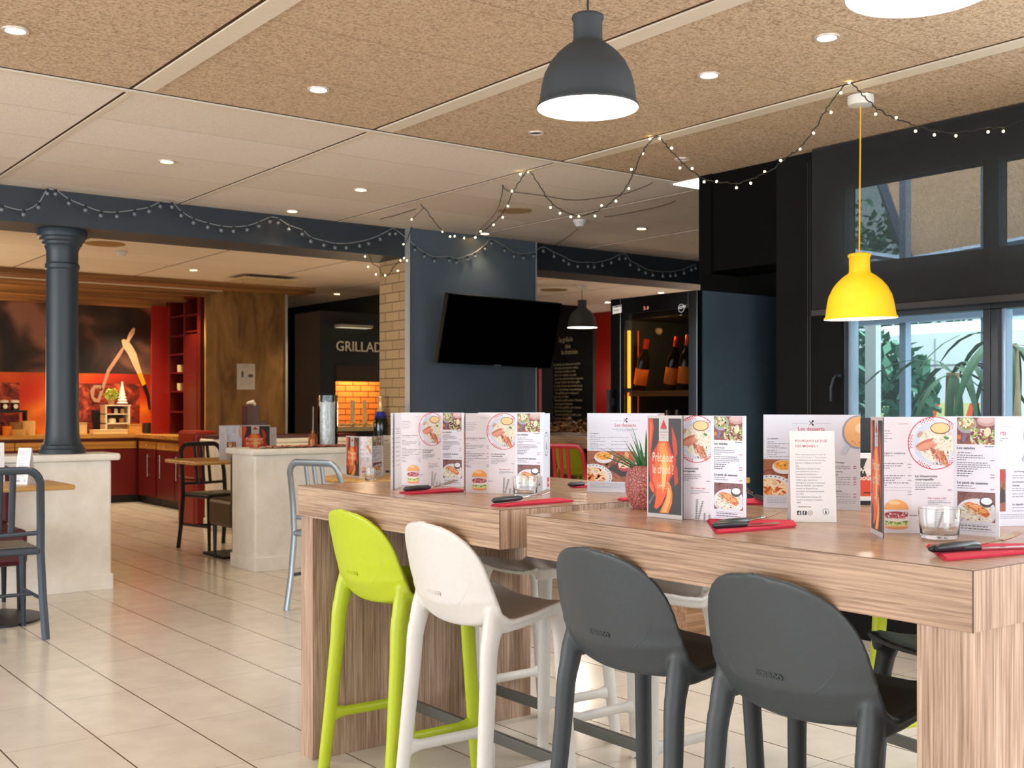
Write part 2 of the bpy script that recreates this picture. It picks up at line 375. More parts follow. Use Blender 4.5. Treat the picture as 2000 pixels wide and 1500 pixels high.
# roller blind: open weave fabric, really see-through
def blind_mat():
    n = NT('screen_fabric'); tr = n.n('ShaderNodeBsdfTransparent'); tl = n.n('ShaderNodeBsdfTranslucent'); tl.inputs[0].default_value = (0.10, 0.105, 0.11, 1)
    n.b.inputs['Base Color'].default_value = (0.028, 0.028, 0.029, 1); n.b.inputs['Roughness'].default_value = 0.8
    mp = n.coords((1, 1, 1)); no = n.noise(mp, 260, 2, 0.7)
    a = n.n('ShaderNodeMixShader'); a.inputs[0].default_value = 0.3; n.l(n.b, 0, a, 1); n.l(tl, 0, a, 2)
    m = n.n('ShaderNodeMixShader'); n.t.links.new(n.math('ADD', n.math('MULTIPLY', no.outputs[0], 0.6), 0.12), m.inputs[0]); n.l(a, 0, m, 1); n.l(tr, 0, m, 2); n.l(m, 0, n.out, 0); return n.m
bl = thing('roller_blind', 'dark see-through roller blind lowered over the upper half of window', 'blind', (4.79, 2.2, 1.64)); L = bl.location
obj('fabric', MB().box(4.788, 4.7895, 0.75, 3.745, 1.66, H-0.005).shift(L), blind_mat(), bl)
obj('bottom_bar', MB().box(4.778, 4.798, 0.75, 3.745, 1.64, 1.672).shift(L), plain('blind_bar', '2a2523', 0.5), bl, bevel=0.003)
obj('roller', MB().tube([(4.82, 0.75, H-0.045), (4.82, 3.745, H-0.045)], 0.03, 12).shift(L), CHAR, bl, smooth=True)
cc = MB().tube([(4.80, 3.765, H-0.06), (4.80, 3.766, 1.5), (4.80, 3.765, 0.9)], 0.0014, 6).tube([(4.80, 3.782, H-0.06), (4.80, 3.782, 0.9)], 0.0014, 6)
obj('bead_chain', cc.shift(L), plain('chain_grey', '3a3a3c', 0.4, 0.5), bl)
# --- far walls
RED = plain('deep_red_wall', 'a01505', 0.5, var=0.1, scale=3)
struct('wall_end', MB().box(10.8, 10.9, 9.3, 13.2, 0, H), RED)
struct('wall_back', MB().box(6.95, 9.95, 11.56, 11.7, 0, H).box(9.85, 9.95, 11.7, 13.2, 0, H).box(9.85, 10.9, 13.2, 13.3, 0, H), CHAR)
struct('wall_grill', MB().box(6.95, 7.05, 11.0, 14.6, 0, H).box(6.05, 7.0, 14.4, 14.6, 0, H), plain('grill_wall_black', '0c0d0e', 0.6))
struct('wall_left', MB().box(0.7, 0.8, 7.9, 14.6, 0, H), plain('plum_wall', '3a1712', 0.7))  # unseen wall, added to keep the light in the kitchen warm
WOODP = NT('aged_oak_panel'); mp = WOODP.coords((5, 5, 1.2)); a_ = WOODP.noise(mp, 1.5, 5, 0.6, 1.0); mp3 = WOODP.coords((3, 3, 1.4)); b_ = WOODP.noise(mp3, 2.2, 2)
r_ = WOODP.ramp(a_, 0, [(0.3, '7d5f38'), (0.5, 'a5824e'), (0.7, 'bd9a62')]); kn = WOODP.ramp(b_, 0, [(0.26, '4a341c'), (0.38, 'c8a878')])
m_ = WOODP.mix(None, r_.outputs[0], kn.outputs[0], 'MULTIPLY', 0.55); WOODP.l(m_, 2, WOODP.b, 'Base Color'); WOODP.b.inputs['Roughness'].default_value = 0.6
struct('wall_wood', MB().box(5.045, 6.03, 12.45, 12.5, 0, H).box(5.36, 6.03, 12.5, 14.4, 0, H), WOODP.m)
struct('trim_61', MB().box(6.03, 6.055, 12.43, 12.5, 0, H), plain('white_corner_trim', 'cfc8ba', 0.5))
# mural on the kitchen back wall: procedural picture (dark smoky top, fiery lower half) and the tong shapes as flat print
def mural_mat():
    n = NT('mural_print'); tc = n.n('ShaderNodeTexCoord'); sp = n.n('ShaderNodeSeparateXYZ'); n.l(tc, 'Object', sp, 0)
    mp = n.coords((0.9, 1, 1.1)); a = n.noise(mp, 1.6, 2, 0.5, 0.8); mp2 = n.coords((2.2, 1, 3.0)); b = n.noise(mp2, 2.4, 5, 0.65, 1.0); mp5 = n.coords((1, 1, 1)); c5 = n.noise(mp5, 1.1, 1, 0.5, 0)
    top = n.ramp(a, 0, [(0.35, '120c0b'), (0.5, '3a2420'), (0.66, '8d5f4c')])
    bot = n.ramp(c5, 0, [(0.32, '5a0f04'), (0.47, 'd2300a'), (0.6, 'f08018'), (0.7, 'c23008')])
    stone = n.ramp(b, 0, [(0.35, '2a0a05'), (0.52, '8a2410'), (0.66, 'd8663a')])
    x = sp.outputs[0]
    blk = n.math('MULTIPLY', n.math('LESS_THAN', sp.outputs[2], 1.45), n.math('GREATER_THAN', n.math('ABSOLUTE', n.math('SUBTRACT', n.math('FRACT', n.math('DIVIDE', n.math('ADD', x, -3.1), 1.45)), 0.5)), 0.22))
    m1 = n.mix(blk, bot.outputs[0], stone.outputs[0]); m2 = n.mix(n.math('GREATER_THAN', sp.outputs[2], 1.575), m1.outputs[2], top.outputs[0])
    n.l(m2, 2, n.b, 'Base Color'); n.b.inputs['Roughness'].default_value = 0.55; return n.m
struct('wall_kitchen', MB().box(0.7, 5.36, 14.4, 14.6, 0, H), mural_mat())
tg = thing('wall_mural', 'printed mural of big steel tongs and knife above glowing embers', 'mural', tuple(onY(230, 760, 14.38)))
def mural_poly(pts, mat, y, name):
    P3 = [onY(u, v, y) for u, v in pts]; M = Matrix(((1, 0, 0, 0), (0, 0, -1, y), (0, 1, 0, 0), (0, 0, 0, 1)))
    mb = MB().prism([(p.x, p.z) for p in P3], M, 0.004); return obj(name, mb.shift(tg.location), mat, tg)
mural_poly([(178, 777), (176, 762), (184, 752), (196, 752), (201, 760), (198, 764), (193, 757), (185, 759), (183, 775), (190, 780), (196, 762), (209, 722), (232, 688), (240, 676), (243, 680), (236, 694), (214, 727), (202, 764), (194, 786), (184, 785)], plain('print_steel', 'b98a6f', 0.5), 14.388, 'tongs_print')
mural_poly([(246, 667), (252, 650), (260, 640), (264, 642), (262, 652), (254, 664), (250, 672)], plain('print_bone', 'e2b48c', 0.5), 14.386, 'tong_tip_print')
mural_poly([(237, 665), (241, 662), (250, 665), (258, 676), (266, 690), (272, 712), (277, 728), (268, 730), (258, 710), (250, 692), (240, 677)], plain('print_bone', 'e2b48c', 0.5), 14.384, 'blade_print')
mural_poly([(268, 730), (277, 728), (285, 750), (278, 754)], plain('print_yellow', 'e8a51c', 0.5), 14.384, 'band_print')
mural_poly([(278, 754), (285, 750), (293, 775), (294, 800), (290, 800), (286, 775)], plain('print_black', '120a08', 0.5), 14.384, 'handle_print')
mural_poly([(178, 800), (206, 802), (204, 838), (182, 838)], plain('print_black', '120a08', 0.5), 14.388, 'shadow_print')
# hanging ceiling boards over the kitchen
OAKD = wood('oak_soffit', 'X', '5a3a1c', '8a5f30', 'a97a45', 0.6, 30)
for i, (y0, y1, z0) in enumerate(((11.62, 11.95, 2.45), (12.35, 12.5, 2.42), (13.0, 13.12, 2.40), (13.7, 13.8, 2.37))):
    struct('trim_%d' % (70+i), MB().box(0.8, 5.04 if i else 6.0, y0, y1, z0, H), OAKD)
struct('trim_75', MB().box(0.8, 5.04, 11.955, 11.985, 2.44, H-0.002), plain('track_white', 'd8cdb8', 0.5))
struct('baseboard_back', MB().box(6.96, 9.95, 11.53, 11.56, 0, 0.1), FRM)
# --- outside, beyond the window
struct('ground_outside', MB().box(4.97, 22, -8, 16, -0.35, -0.21), plain('pavement', '8a908e', 0.9, scale=3, var=0.15))
hb = thing('house', 'white rendered building across the yard behind the windows', 'building', (15, 3, -0.21)); L = hb.location
obj('wall', MB().box(14.4, 16, -5, 14, -0.21, 4.8).shift(L), plain('render_white', 'b4c6c8', 0.8), hb)
obj('roof_edge', MB().box(14.2, 16.2, -5.1, 14.1, 4.8, 5.0).shift(L), plain('roof_grey', '8b969c', 0.7), hb)
for yy in (0.5, 3.2, 6.2, 9.0): obj('window', MB().box(14.37, 14.399, yy, yy+0.9, 0.9, 2.2).shift(L), plain('dark_pane', '5f7a83', 0.2), hb)
vn = thing('van', 'white van with orange and red chevron stripes parked outside the window', 'van', (10.4, 6.0, -0.21)); L = vn.location
obj('body', MB().box(9.5, 11.3, 5.3, 6.75, 0.15, 1.95).shift(L), plain('van_white', 'c6d4d8', 0.3), vn, bevel=0.1)
chv = MB()
for i in range(13):
    M = Matrix(((0, 0, -1, 9.494), (1, 0, 0, 5.42+i*0.1), (0, 1, 0, 1.05), (0, 0, 0, 1)))
    chv.prism([(0, 0), (0.1, 0), (0.05, 0.15), (-0.05, 0.15)], M, 0.006, i % 2)
obj('chevron_stripe', chv.shift(L), [plain('chev_red', 'e2583a', 0.4), plain('chev_yellow', 'c9d090', 0.4)], vn)
obj('door_seam', MB().box(9.492, 9.499, 5.45, 6.6, 1.55, 1.56).box(9.492, 9.499, 6.02, 6.03, 0.3, 1.8).shift(L), plain('seam_grey', '8a9498', 0.5), vn)
for yy in (5.5, 6.5): obj('wheel', MB().tube([(10.0, yy-0.1, 0.1), (10.0, yy+0.1, 0.1)], 0.31, 20).shift(L), plain('tyre', '1a1a1a', 0.9), vn)
# hedge and trees
def leafball(mb, c, r, n, sz, rng, zs=1.0):
    for _ in range(n):
        d = Vector((rng.gauss(0, 1), rng.gauss(0, 1), rng.gauss(0, 1))).normalized()*r*rng.uniform(0.5, 1)
        p = Vector(c) + Vector((d.x, d.y, d.z*zs)); a = Vector((rng.gauss(0, 1), rng.gauss(0, 1), rng.gauss(0, 1))).normalized(); b = a.cross(Vector((rng.random(), rng.random(), 1))).normalized()
        mb.add([p-a*sz, p+b*sz*0.5, p+a*sz, p-b*sz*0.5], [(0, 1, 2, 3)])
LEAF = plain('garden_leaf', '3a6e58', 0.8, var=0.4, scale=4)
for i, (x, y, z, r, lb) in enumerate(((7.9, 5.62, 1.25, 0.55, 'dense green shrub outside close to the window handle'), (11.8, 8.0, 2.6, 1.1, 'tall green tree outside beyond the shrub'), (11.5, 4.6, 2.5, 1.0, 'green tree outside seen through the right window'))):
    t = thing('garden_tree' if i else 'garden_shrub', lb, 'tree' if i else 'shrub', (x, y, -0.21)); L = t.location
    mb = MB(); leafball(mb, (x, y, z), r, 1500, 0.07, random.Random(i+3)); obj('foliage', mb.shift(L), LEAF, t)
    obj('trunk', MB().tube([(x, y, -0.21), (x+0.05, y, z)], [0.07, 0.04], 8).shift(L), plain('bark', '5a4a3a', 0.9), t)
# veranda frame outside the window
vf = thing('veranda', 'blue grey metal veranda frame with peach awning outside the window', 'veranda', (6.3, 1.6, -0.21)); L = vf.location
VM = plain('veranda_alu', '9db4cf', 0.4, 0.3)
for (u, w_) in ((1768, 0.045), (1930, 0.06)):
    p = onX(u, 800, 6.3); obj('post', MB().box(6.27, 6.33, p.y-w_/2, p.y+w_/2, -0.21, 2.6).shift(L), VM, vf)
obj('post', MB().box(6.25, 6.35, 4.72, 4.82, -0.21, 2.6).shift(L), VM, vf)
obj('top_rail', MB().box(6.25, 6.35, 1.2, 4.8, 1.70, 1.78).shift(L), VM, vf)
q0, q1, q2, q3 = onX(1720, 355, 6.36), onX(1775, 508, 6.36), onX(1645, 490, 6.4), onX(2060, 458, 6.36)
obj('rafter', MB().tube([q0, q1], 0.035, 4).shift(L), plain('veranda_dark', '5d6f86', 0.5), vf)
obj('gutter', MB().tube([q2, q1], 0.022, 4).tube([q1, q3], 0.022, 4).shift(L), plain('veranda_alu', '9db4cf', 0.4, 0.3), vf)
e0, e1 = onX(1730, 340, 6.9), onX(2090, 240, 6.9); aw = MB().add([q1, q3, e1, e0], [(0, 1, 2, 3)]); o_ = obj('awning', aw.shift(L), plain('awning_peach', 'c9a07c', 0.7), vf); sm_ = o_.modifiers.new('t', 'SOLIDIFY'); sm_.thickness = 0.02
obj('white_post', MB().box(6.9, 6.96, onX(1700, 800, 6.9).y-0.045, onX(1700, 800, 6.9).y+0.045, -0.21, 1.75).shift(L), plain('post_white', 'c8d2d0', 0.5), vf)
# yucca palms
def yucca(x, y, z, hgt, lean, rng, label, nl=15):
    t = thing('yucca_plant', label, 'plant', (x, y, -0.21)); L = t.location
    obj('trunk', MB().tube([(x, y, -0.21), (x+lean*0.3, y+lean*0.4, z*0.6), (x+lean*0.1, y+lean, z)], [0.05, 0.042, 0.035], 10).shift(L), plain('yucca_bark', 'b09a78', 0.9, var=0.3, scale=25), t, smooth=True)
    mb = MB(); c = Vector((x+lean*0.1, y+lean, z))
    for i in range(nl):
        a = rng.uniform(0, 2*PI); e = rng.uniform(-0.1, 0.9); ln = rng.uniform(0.5, 0.75)*hgt; pts = []; d = Vector((math.cos(a)*math.cos(e), math.sin(a)*math.cos(e), math.sin(e)))
        p = c.copy(); sd = Vector((-math.sin(a), math.cos(a), 0))
        for k_ in range(7):
            f = k_/6; wd = 0.02*math.sin(PI*min(0.95, f*0.8+0.15))*1.0
            pts += [p+sd*wd, p-sd*wd]; d = (d+Vector((0, 0, -0.42*(1.2-e*0.5)))).normalized(); p = p+d*ln/6
        mb.add(pts, [(2*q, 2*q+1, 2*q+3, 2*q+2) for q in range(6)])
    obj('leaves', mb.shift(L), plain('yucca_leaf', '1d4a2c', 0.75, var=0.3, scale=6), t, smooth=True); return t
pp = onX(1855, 690, 5.75); yucca(pp.x, pp.y, 1.36, 1.0, -0.02, random.Random(5), 'yucca palm with drooping leaves behind the middle of the window')
pp = onX(1985, 640, 5.7); yucca(pp.x, pp.y, 1.5, 1.0, 0.03, random.Random(8), 'yucca palm at the right edge behind the window', 16)
pp = onX(1672, 700, 7.0); yucca(pp.x, pp.y, 1.2, 0.8, 0.02, random.Random(9), 'small yucca palm near the window handle')
# ================================================================ FURNITURE
WY = wood('laminate_along', 'Y', '7a5a43', 'a08066', 'bc9c7f', 0.32, 210); WZ = wood('laminate_upright', 'Z', '80634f', 'a88a74', 'c6aa94', 0.42, 210)
WT = wood('laminate_top', 'Y', '92735d', 'a68870', 'b79a82', 0.26, 150, 0.55)  # paler tone for the top: its reflection is put into the colour
def slab(x0, x1, y0, y1, z0, z1):
    m = MB().box(x0, x1, y0, y1, z0, z1); m.mi = [0, 2, 1, 0, 1, 0]; return m     # ends upright grain, sides along
def counter_table(x0, x1, y0, y1, leg_y, label, group=None):
    t = thing('counter_table', label, 'table', ((x0+x1)/2, (y0+y1)/2, 0), 0, group); L = t.location
    tt_ = obj('table_top', slab(x0, x1, y0, y1, 0.807, 0.91).shift(L), [WY, WZ, WT], t, bevel=0.0012)
    e_ = 0.0007; obj('edge_joint', MB().box(x0-e_, x0+0.001, y0-e_, y1+e_, 0.9086, 0.9096).box(x0-e_, x1+e_, y0-e_, y0+0.001, 0.9086, 0.9096).box(x0-e_, x0+0.001, y0-e_, y0+0.001, 0.807, 0.9096).shift(L), plain('joint_brown', '4a3424', 0.7), tt_)
    for a, b in leg_y: obj('leg_panel', MB().box(x0+0.008, x1-0.02, a, b, 0, 0.806).shift(L), WZ, t, bevel=0.0012)
    return t
counter_table(1.741, 2.69, 2.349, 3.496, [(3.405, 3.488)], 'tall walnut counter table on the left with green and white stools', 'walnut counter tables')
counter_table(1.72, 2.71, 1.022, 2.209, [(1.03, 1.131)], 'tall walnut counter table on the right with two charcoal stools', 'walnut counter tables')
counter_table(6.37, 7.4, 6.9, 8.7, [(6.98, 7.06), (8.55, 8.63)], 'distant wooden counter table covered in pale dry leaves beyond the beam', 'walnut counter tables')
# ---------------------------------------------------------------- stools
def stool_mats(n_, c, c2, r=0.42): return plain('plastic_'+n_, c, r, var=0.05, scale=60, bump=0.15), plain('plastic_'+n_+'_foot', c2, 0.7)
def shell_surf(s, t):
    # centre line (x, z) and half width from the seat's front lip (s=0) to the crown (s=1)
    if s < 0.5:
        prof = [(0, .182, .612, .176), (.05, .186, .625, .188), (.15, .12, .620, .200), (.3, .03, .600, .204), (.42, -.06, .585, .202), (.5, -.108, .588, .198)]
        for a, b in zip(prof, prof[1:]):
            if s <= b[0]: f = (s-a[0])/(b[0]-a[0]); break
        x, z, w_ = (a[i]+(b[i]-a[i])*f for i in (1, 2, 3))
    else:
        f = (s-0.5)/0.5; f = 1-(1-f)**1.9
        z = 0.588+0.272*f; x = -0.108-0.032*min(1, f/0.2)-0.062*f+0.0*f
        h_ = max(0, (z-0.66)/0.20); w_ = 0.199 - 0.014*f
        if h_ > 0: w_ *= max(0.0, 1-min(1, h_)**3.1)**(1/2.5)
        w_ = max(w_, 0.004)
    y = t*w_; k_ = min(1, max(0, (s-0.42)/0.16)); k_ = k_*k_*(3-2*k_); q = (y/0.195)**2
    x += k_*0.058*q
    z += (1-k_)*(0.016*t**4 - 0.010*(1-t*t))
    if s > 0.40: z += 0.024*q*max(0, math.sin(PI*min(1, (s-0.40)/0.22)))
    return Vector((x, y, z))
def make_stool(name, label, m, foot, group):
    t = thing(name, label, 'stool', (0, 0, 0), 0, group)
    ns, nt_ = 110, 28; mb = MB()
    vs = [shell_surf(i/ns, -1+2*j/nt_) for i in range(ns+1) for j in range(nt_+1)]
    fs = [(i*(nt_+1)+j, i*(nt_+1)+j+1, (i+1)*(nt_+1)+j+1, (i+1)*(nt_+1)+j) for i in range(ns) for j in range(nt_)]
    mb.add(vs, fs)
    # shell, leg heads and seat rails are one moulded piece: merge them and soften the joints
    def evald(o_):
        dg = bpy.context.evaluated_depsgraph_get(); return bpy.data.meshes.new_from_object(o_.evaluated_get(dg))
    tmp = obj('tmp', mb, m); so = tmp.modifiers.new('a', 'SOLIDIFY'); so.thickness = 0.014; so.offset = -1
    bpy.context.view_layer.update(); me1 = evald(tmp); al = MB(); al.add([tuple(v.co) for v in me1.vertices], [tuple(p.vertices) for p in me1.polygons])
    for sy in (1, -1):
        P = [(-0.1125, 0.182*sy, 0.522), (-0.110, 0.181*sy, 0.535), (-0.102, 0.180*sy, 0.57), (-0.098, 0.179*sy, 0.60), (-0.096, 0.178*sy, 0.64), (-0.104, 0.174*sy, 0.70)]
        al.tube(P, [(r*0.86, r*1.08) for r in (0.0236, 0.0245, 0.027, 0.026, 0.018, 0.006)], 16)
        P = [(0.139, 0.179*sy, 0.525), (0.138, 0.178*sy, 0.54), (0.134, 0.172*sy, 0.583), (0.115, 0.160*sy, 0.603)]
        al.tube(P, [(r*0.86, r*1.08) for r in (0.0222, 0.023, 0.026, 0.016)], 16)
        P = [shell_surf(q, 0.94*sy)+Vector((0, -0.004*sy, -0.018)) for q in (0.07, 0.10, 0.14, 0.18, 0.24, 0.3, 0.36, 0.42, 0.46)]
        al.tube(P, [(0.012, 0.026), (0.012, 0.021), (0.012, 0.017), (0.011, 0.014), (0.011, 0.013), (0.011, 0.013), (0.011, 0.016), (0.012, 0.022), (0.012, 0.03)], 12)
    tmp2 = obj('tmp2', al, m); rm = tmp2.modifiers.new('r', 'REMESH'); rm.mode = 'VOXEL'; rm.voxel_size = 0.0042; sm_ = tmp2.modifiers.new('s', 'SMOOTH'); sm_.factor = 0.5; sm_.iterations = 13
    bpy.context.view_layer.update(); me = evald(tmp2); me.name = 'stool_shell'; me.materials.clear(); me.materials.append(m); me.shade_smooth()
    bpy.data.objects.remove(tmp); bpy.data.objects.remove(tmp2)
    o = obj('seat_shell', me, m, t)
    # crease line and moulded lettering on the back
    pts = []
    for q in range(49):
        a = -0.25 + (PI+0.5)*q/48; zz = 0.735 - 0.128*math.sin(a)*(1 if math.sin(a) > 0 else 1.0); yy = 0.152*math.cos(a)*(1-0.10*max(0, math.sin(a)))
        f = (zz-0.588)/0.272; g = 1-(1-f)**(1/1.9); p_ = shell_surf(0.5+0.5*g, -yy/max(0.05, shell_surf(0.5+0.5*g, 1).y)); pts.append(p_+Vector((-0.0128, 0, -0.002)))
    obj('crease_line', MB().tube(pts, 0.0024, 6), m, o, smooth=True)
    M = frame(shell_surf(0.57, 0.18)+Vector((-0.0150, 0, 0.0)), (-0.03, -1, 0), (-0.30, 0, 1)); tx = MB(); addtext(tx, M, 'emeco', 0.026, bold=0.0006); tx2 = MB(); tx2.add(tx.v, tx.f)
    lo = obj('moulded_lettering', tx2, m, o); sm = lo.modifiers.new('thick', 'SOLIDIFY'); sm.thickness = 0.0016; sm.offset = 0
    for sx, sy in ((-1, 1), (-1, -1), (1, 1), (1, -1)):
        if sx < 0: P = [(-0.160, 0.205, 0.003), (-0.141, 0.197, 0.18), (-0.120, 0.186, 0.42), (-0.1155, 0.183, 0.503), (-0.1105, 0.1815, 0.536), (-0.106, 0.180, 0.555)]; R = [0.0185, 0.0205, 0.0225, 0.0236, 0.0246, 0.023]
        else: P = [(0.166, 0.200, 0.003), (0.156, 0.192, 0.18), (0.142, 0.182, 0.45), (0.140, 0.180, 0.503), (0.1385, 0.1785, 0.537), (0.137, 0.177, 0.555)]; R = [0.0185, 0.0205, 0.0217, 0.0222, 0.0231, 0.022]
        P = [(a, b*sy, c) for a, b, c in P]
        if sy > 0: pass
        lg = obj('leg', MB().tube(P, [(r*0.86, r*1.08) for r in R], 16), m, t, smooth=True)
        obj('foot_cap', MB().lathe([(0.016, 0), (0.019, 0.002), (0.019, 0.006)], (P[0][0], P[0][1], 0), 14, cap=True), foot, lg)
    for sy in (1, -1):
        P = [(-0.135, 0.194, 0.18), (-0.115, 0.194, 0.18), (-0.09, 0.194, 0.18), (0.10, 0.190, 0.18), (0.125, 0.190, 0.18), (0.145, 0.190, 0.18)]
        obj('side_stretcher', MB().tube([(a, b*sy, c) for a, b, c in P], [(0.012, 0.034), (0.0115, 0.022), (0.011, 0.0165), (0.011, 0.0165), (0.0115, 0.022), (0.012, 0.034)], 12), m, t, smooth=True)
    obj('footrest', MB().box(0.139, 0.156, -0.185, 0.185, 0.155, 0.19), plain('footrest_grey', '6b6a66', 0.35, 0.6), t, bevel=0.003)
    return t
green = stool_mats('lime', 'b4c21c', '3a3a30'); white = stool_mats('offwhite', 'd9d3cc', '6a665c'); dark = stool_mats('charcoal', '3b4042', '202020', 0.5)
GR = 'stools at the counter tables'
s1 = make_stool('counter_stool', 'lime green moulded stool at the far end of the left counter table', green[0], green[1], GR); s1.location = (1.895, 3.095, 0)
def swp(m): return {green[0].name: m[0], green[1].name: m[1]}
dup(s1, (1.895, 2.635, 0), 0, 'off-white moulded stool between the lime one and the charcoal ones', GR, swp(white))
dup(s1, (1.885, 1.935, 0), 0, 'charcoal moulded stool beside the off-white stool, left of two', GR, swp(dark))
dup(s1, (1.88, 1.44, 0), 0, 'charcoal moulded stool nearest the viewer beside the walnut leg', GR, swp(dark))
dup(s1, (2.53, 3.15, 0), PI, 'off-white stool on the far side of left table, brown-shaded seat', GR, swp(white))
dup(s1, (2.47, 2.575, 0), PI, 'off-white stool on the far side at the gap between tables', GR, swp(white))
dup(s1, (2.5, 1.46, 0), PI, 'charcoal stool on the far side of right table, mostly hidden under it', GR, swp(dark))
dup(s1, (3.12, 1.9, 0), PI*0.95, 'lime green stool in the shade behind the right table leg', GR)
dup(s1, (6.50, 7.57, 0), 0, 'small distant lime green stool at the leaf-covered counter', GR)
# ---------------------------------------------------------------- metal slat chairs
def make_chair(label, m):
    t = thing('slat_chair', label, 'chair', (0, 0, 0), 0, 'metal slat-back chairs')
    def side(sy): return [(-0.235, 0.215*sy, 0), (-0.205, 0.207*sy, 0.2), (-0.185, 0.2*sy, 0.44), (-0.2, 0.198*sy, 0.62), (-0.228, 0.19*sy, 0.77)]
    arc = [(-0.228-0.014*math.sin(a)-0.004, 0.12+0.07*math.cos(a), 0.77+0.085*math.sin(a)) for a in [PI/2*i/6 for i in range(1, 7)]]
    P = side(1) + arc + [(x, -y, z) for x, y, z in arc[::-1]] + side(-1)[::-1]
    bf = obj('back_frame', MB().tube(P, [(0.020, 0.013)]*len(P), 8), m, t, smooth=True)
    for y in (-0.06, 0, 0.06): obj('slat', MB().tube([(-0.19, y, 0.53), (-0.212, y, 0.68), (-0.242, y, 0.85)], [(0.016, 0.006)]*3, 8), m, t, smooth=True)
    obj('back_rail', MB().tube([(-0.188, 0.195, 0.535), (-0.2, 0, 0.53), (-0.188, -0.195, 0.535)], [(0.008, 0.012)]*3, 8), m, t, smooth=True)
    obj('seat', MB().box(-0.2, 0.2, -0.2, 0.2, 0.425, 0.462), m, t, bevel=0.012)
    obj('seat_pad', MB().box(-0.165, 0.165, -0.165, 0.165, 0.4625, 0.466), plain('seat_worn', '7a7468', 0.5), t)
    for sy in (1, -1):
        obj('leg', MB().tube([(0.205, 0.2*sy, 0), (0.185, 0.19*sy, 0.43)], [(0.012, 0.012), (0.019, 0.019)], 8), m, t, smooth=True)
        obj('side_stretcher', MB().tube([(-0.205, 0.205*sy, 0.2), (0.19, 0.197*sy, 0.2)], [(0.006, 0.010)]*2, 8), m, t)
    obj('cross_stretcher', MB().tube([(0.0, -0.2, 0.2), (0.0, 0.2, 0.2)], [(0.006, 0.01)]*2, 8), m, t)
    return t
STEEL = plain('blue_grey_metal', '444c56', 0.35, 0.5); ALUM = plain('brushed_aluminium', '8f969b', 0.35, 0.8); BLK = plain('black_metal', '1b1d20', 0.45, 0.3); REDM = plain('red_lacquer', 'd32a30', 0.3)
c1 = make_chair('blue-grey metal slat chair at the left edge, back turned to us', STEEL); c1.location = (1.375, 6.215, 0); c1.rotation_euler = (0, 0, PI/2-0.04)
def cs(m): return {STEEL.name: m}
dup(c1, (3.20, 5.86, 0), 0.35, 'light aluminium slat chair in front of the right half wall', None, cs(ALUM))
dup(c1, (3.72, 8.95, 0), math.radians(-80), 'black slat chair between the half wall and the red cabinets', None, cs(BLK))
dup(c1, (6.0, 7.12, 0), math.radians(30), 'red slat chair beside the distant lime stool', None, cs(REDM))
# upholstered chairs
def padded(label, loc, rz, col):
    t = thing('padded_chair', label, 'chair', loc, rz); m = plain('vinyl_'+col, col, 0.45)
    obj('seat', MB().box(-0.22, 0.22, -0.22, 0.22, 0.26, 0.47), m, t, bevel=0.03)
    obj('backrest', MB().box(-0.26, -0.18, -0.22, 0.22, 0.46, 0.82), m, t, bevel=0.03)
    for a in (-0.18, 0.18):
        for b in (-0.18, 0.18): obj('leg', MB().tube([(a, b, 0), (a, b, 0.27)], [0.012, 0.018], 8), FRM, t)
    return t
padded('burgundy padded chair behind the left square table', (1.50, 7.08, 0), -PI/2, '5a1a22')
padded('brown padded chair pushed against the right half wall end', (3.64, 8.18, 0), PI*0.5, '4a3826')
# tables
OAK = wood('oak_edge', 'X', 'a87c3c', 'c99a58', 'deb677', 0.35, 30)
lt = thing('square_table', 'oak topped pedestal table beside the blue-grey chair at left edge', 'table', (1.4, 6.68, 0)); L = lt.location
obj('table_top', MB().box(0.95, 1.83, 6.33, 6.85, 0.722, 0.75).shift(L), OAK, lt, bevel=0.01)
obj('pedestal', MB().tube([(1.4, 6.7, 0.02), (1.4, 6.7, 0.722)], 0.035, 14).shift(L), BLK, lt, smooth=True)
obj('base_plate', MB().lathe([(0.0, 0), (0.3, 0), (0.3, 0.012), (0.05, 0.03), (0, 0.03)], (1.45, 6.7, 0), 36).shift(L), plain('base_dark', '3b3c40', 0.4, 0.4), lt)
rt_ = thing('round_table', 'round oak pedestal table behind the left end of counter', 'table', (3.53, 5.96, 0)); L = rt_.location
obj('table_top', MB().lathe([(0, 0.722), (0.345, 0.722), (0.36, 0.736), (0.345, 0.75), (0, 0.75)], (3.53, 5.96, 0), 48).shift(L), OAK, rt_, smooth=True)
obj('pedestal', MB().tube([(3.53, 5.96, 0.02), (3.53, 5.96, 0.722)], 0.035, 14).shift(L), BLK, rt_); obj('base_plate', MB().lathe([(0, 0), (0.25, 0), (0.25, 0.012), (0, 0.03)], (3.53, 5.96, 0), 32).shift(L), BLK, rt_)
mt = thing('square_table', 'oak topped table between the two half walls near black chair', 'table', (3.68, 8.5, 0)); L = mt.location
obj('table_top', MB().box(3.28, 4.0, 8.32, 8.95, 0.722, 0.75).shift(L), OAK, mt, bevel=0.008)
obj('pedestal', MB().tube([(3.68, 8.45, 0.02), (3.68, 8.45, 0.722)], 0.03, 12).shift(L), BLK, mt); obj('base_plate', MB().box(3.48, 3.88, 8.25, 8.65, 0, 0.02).shift(L), BLK, mt)
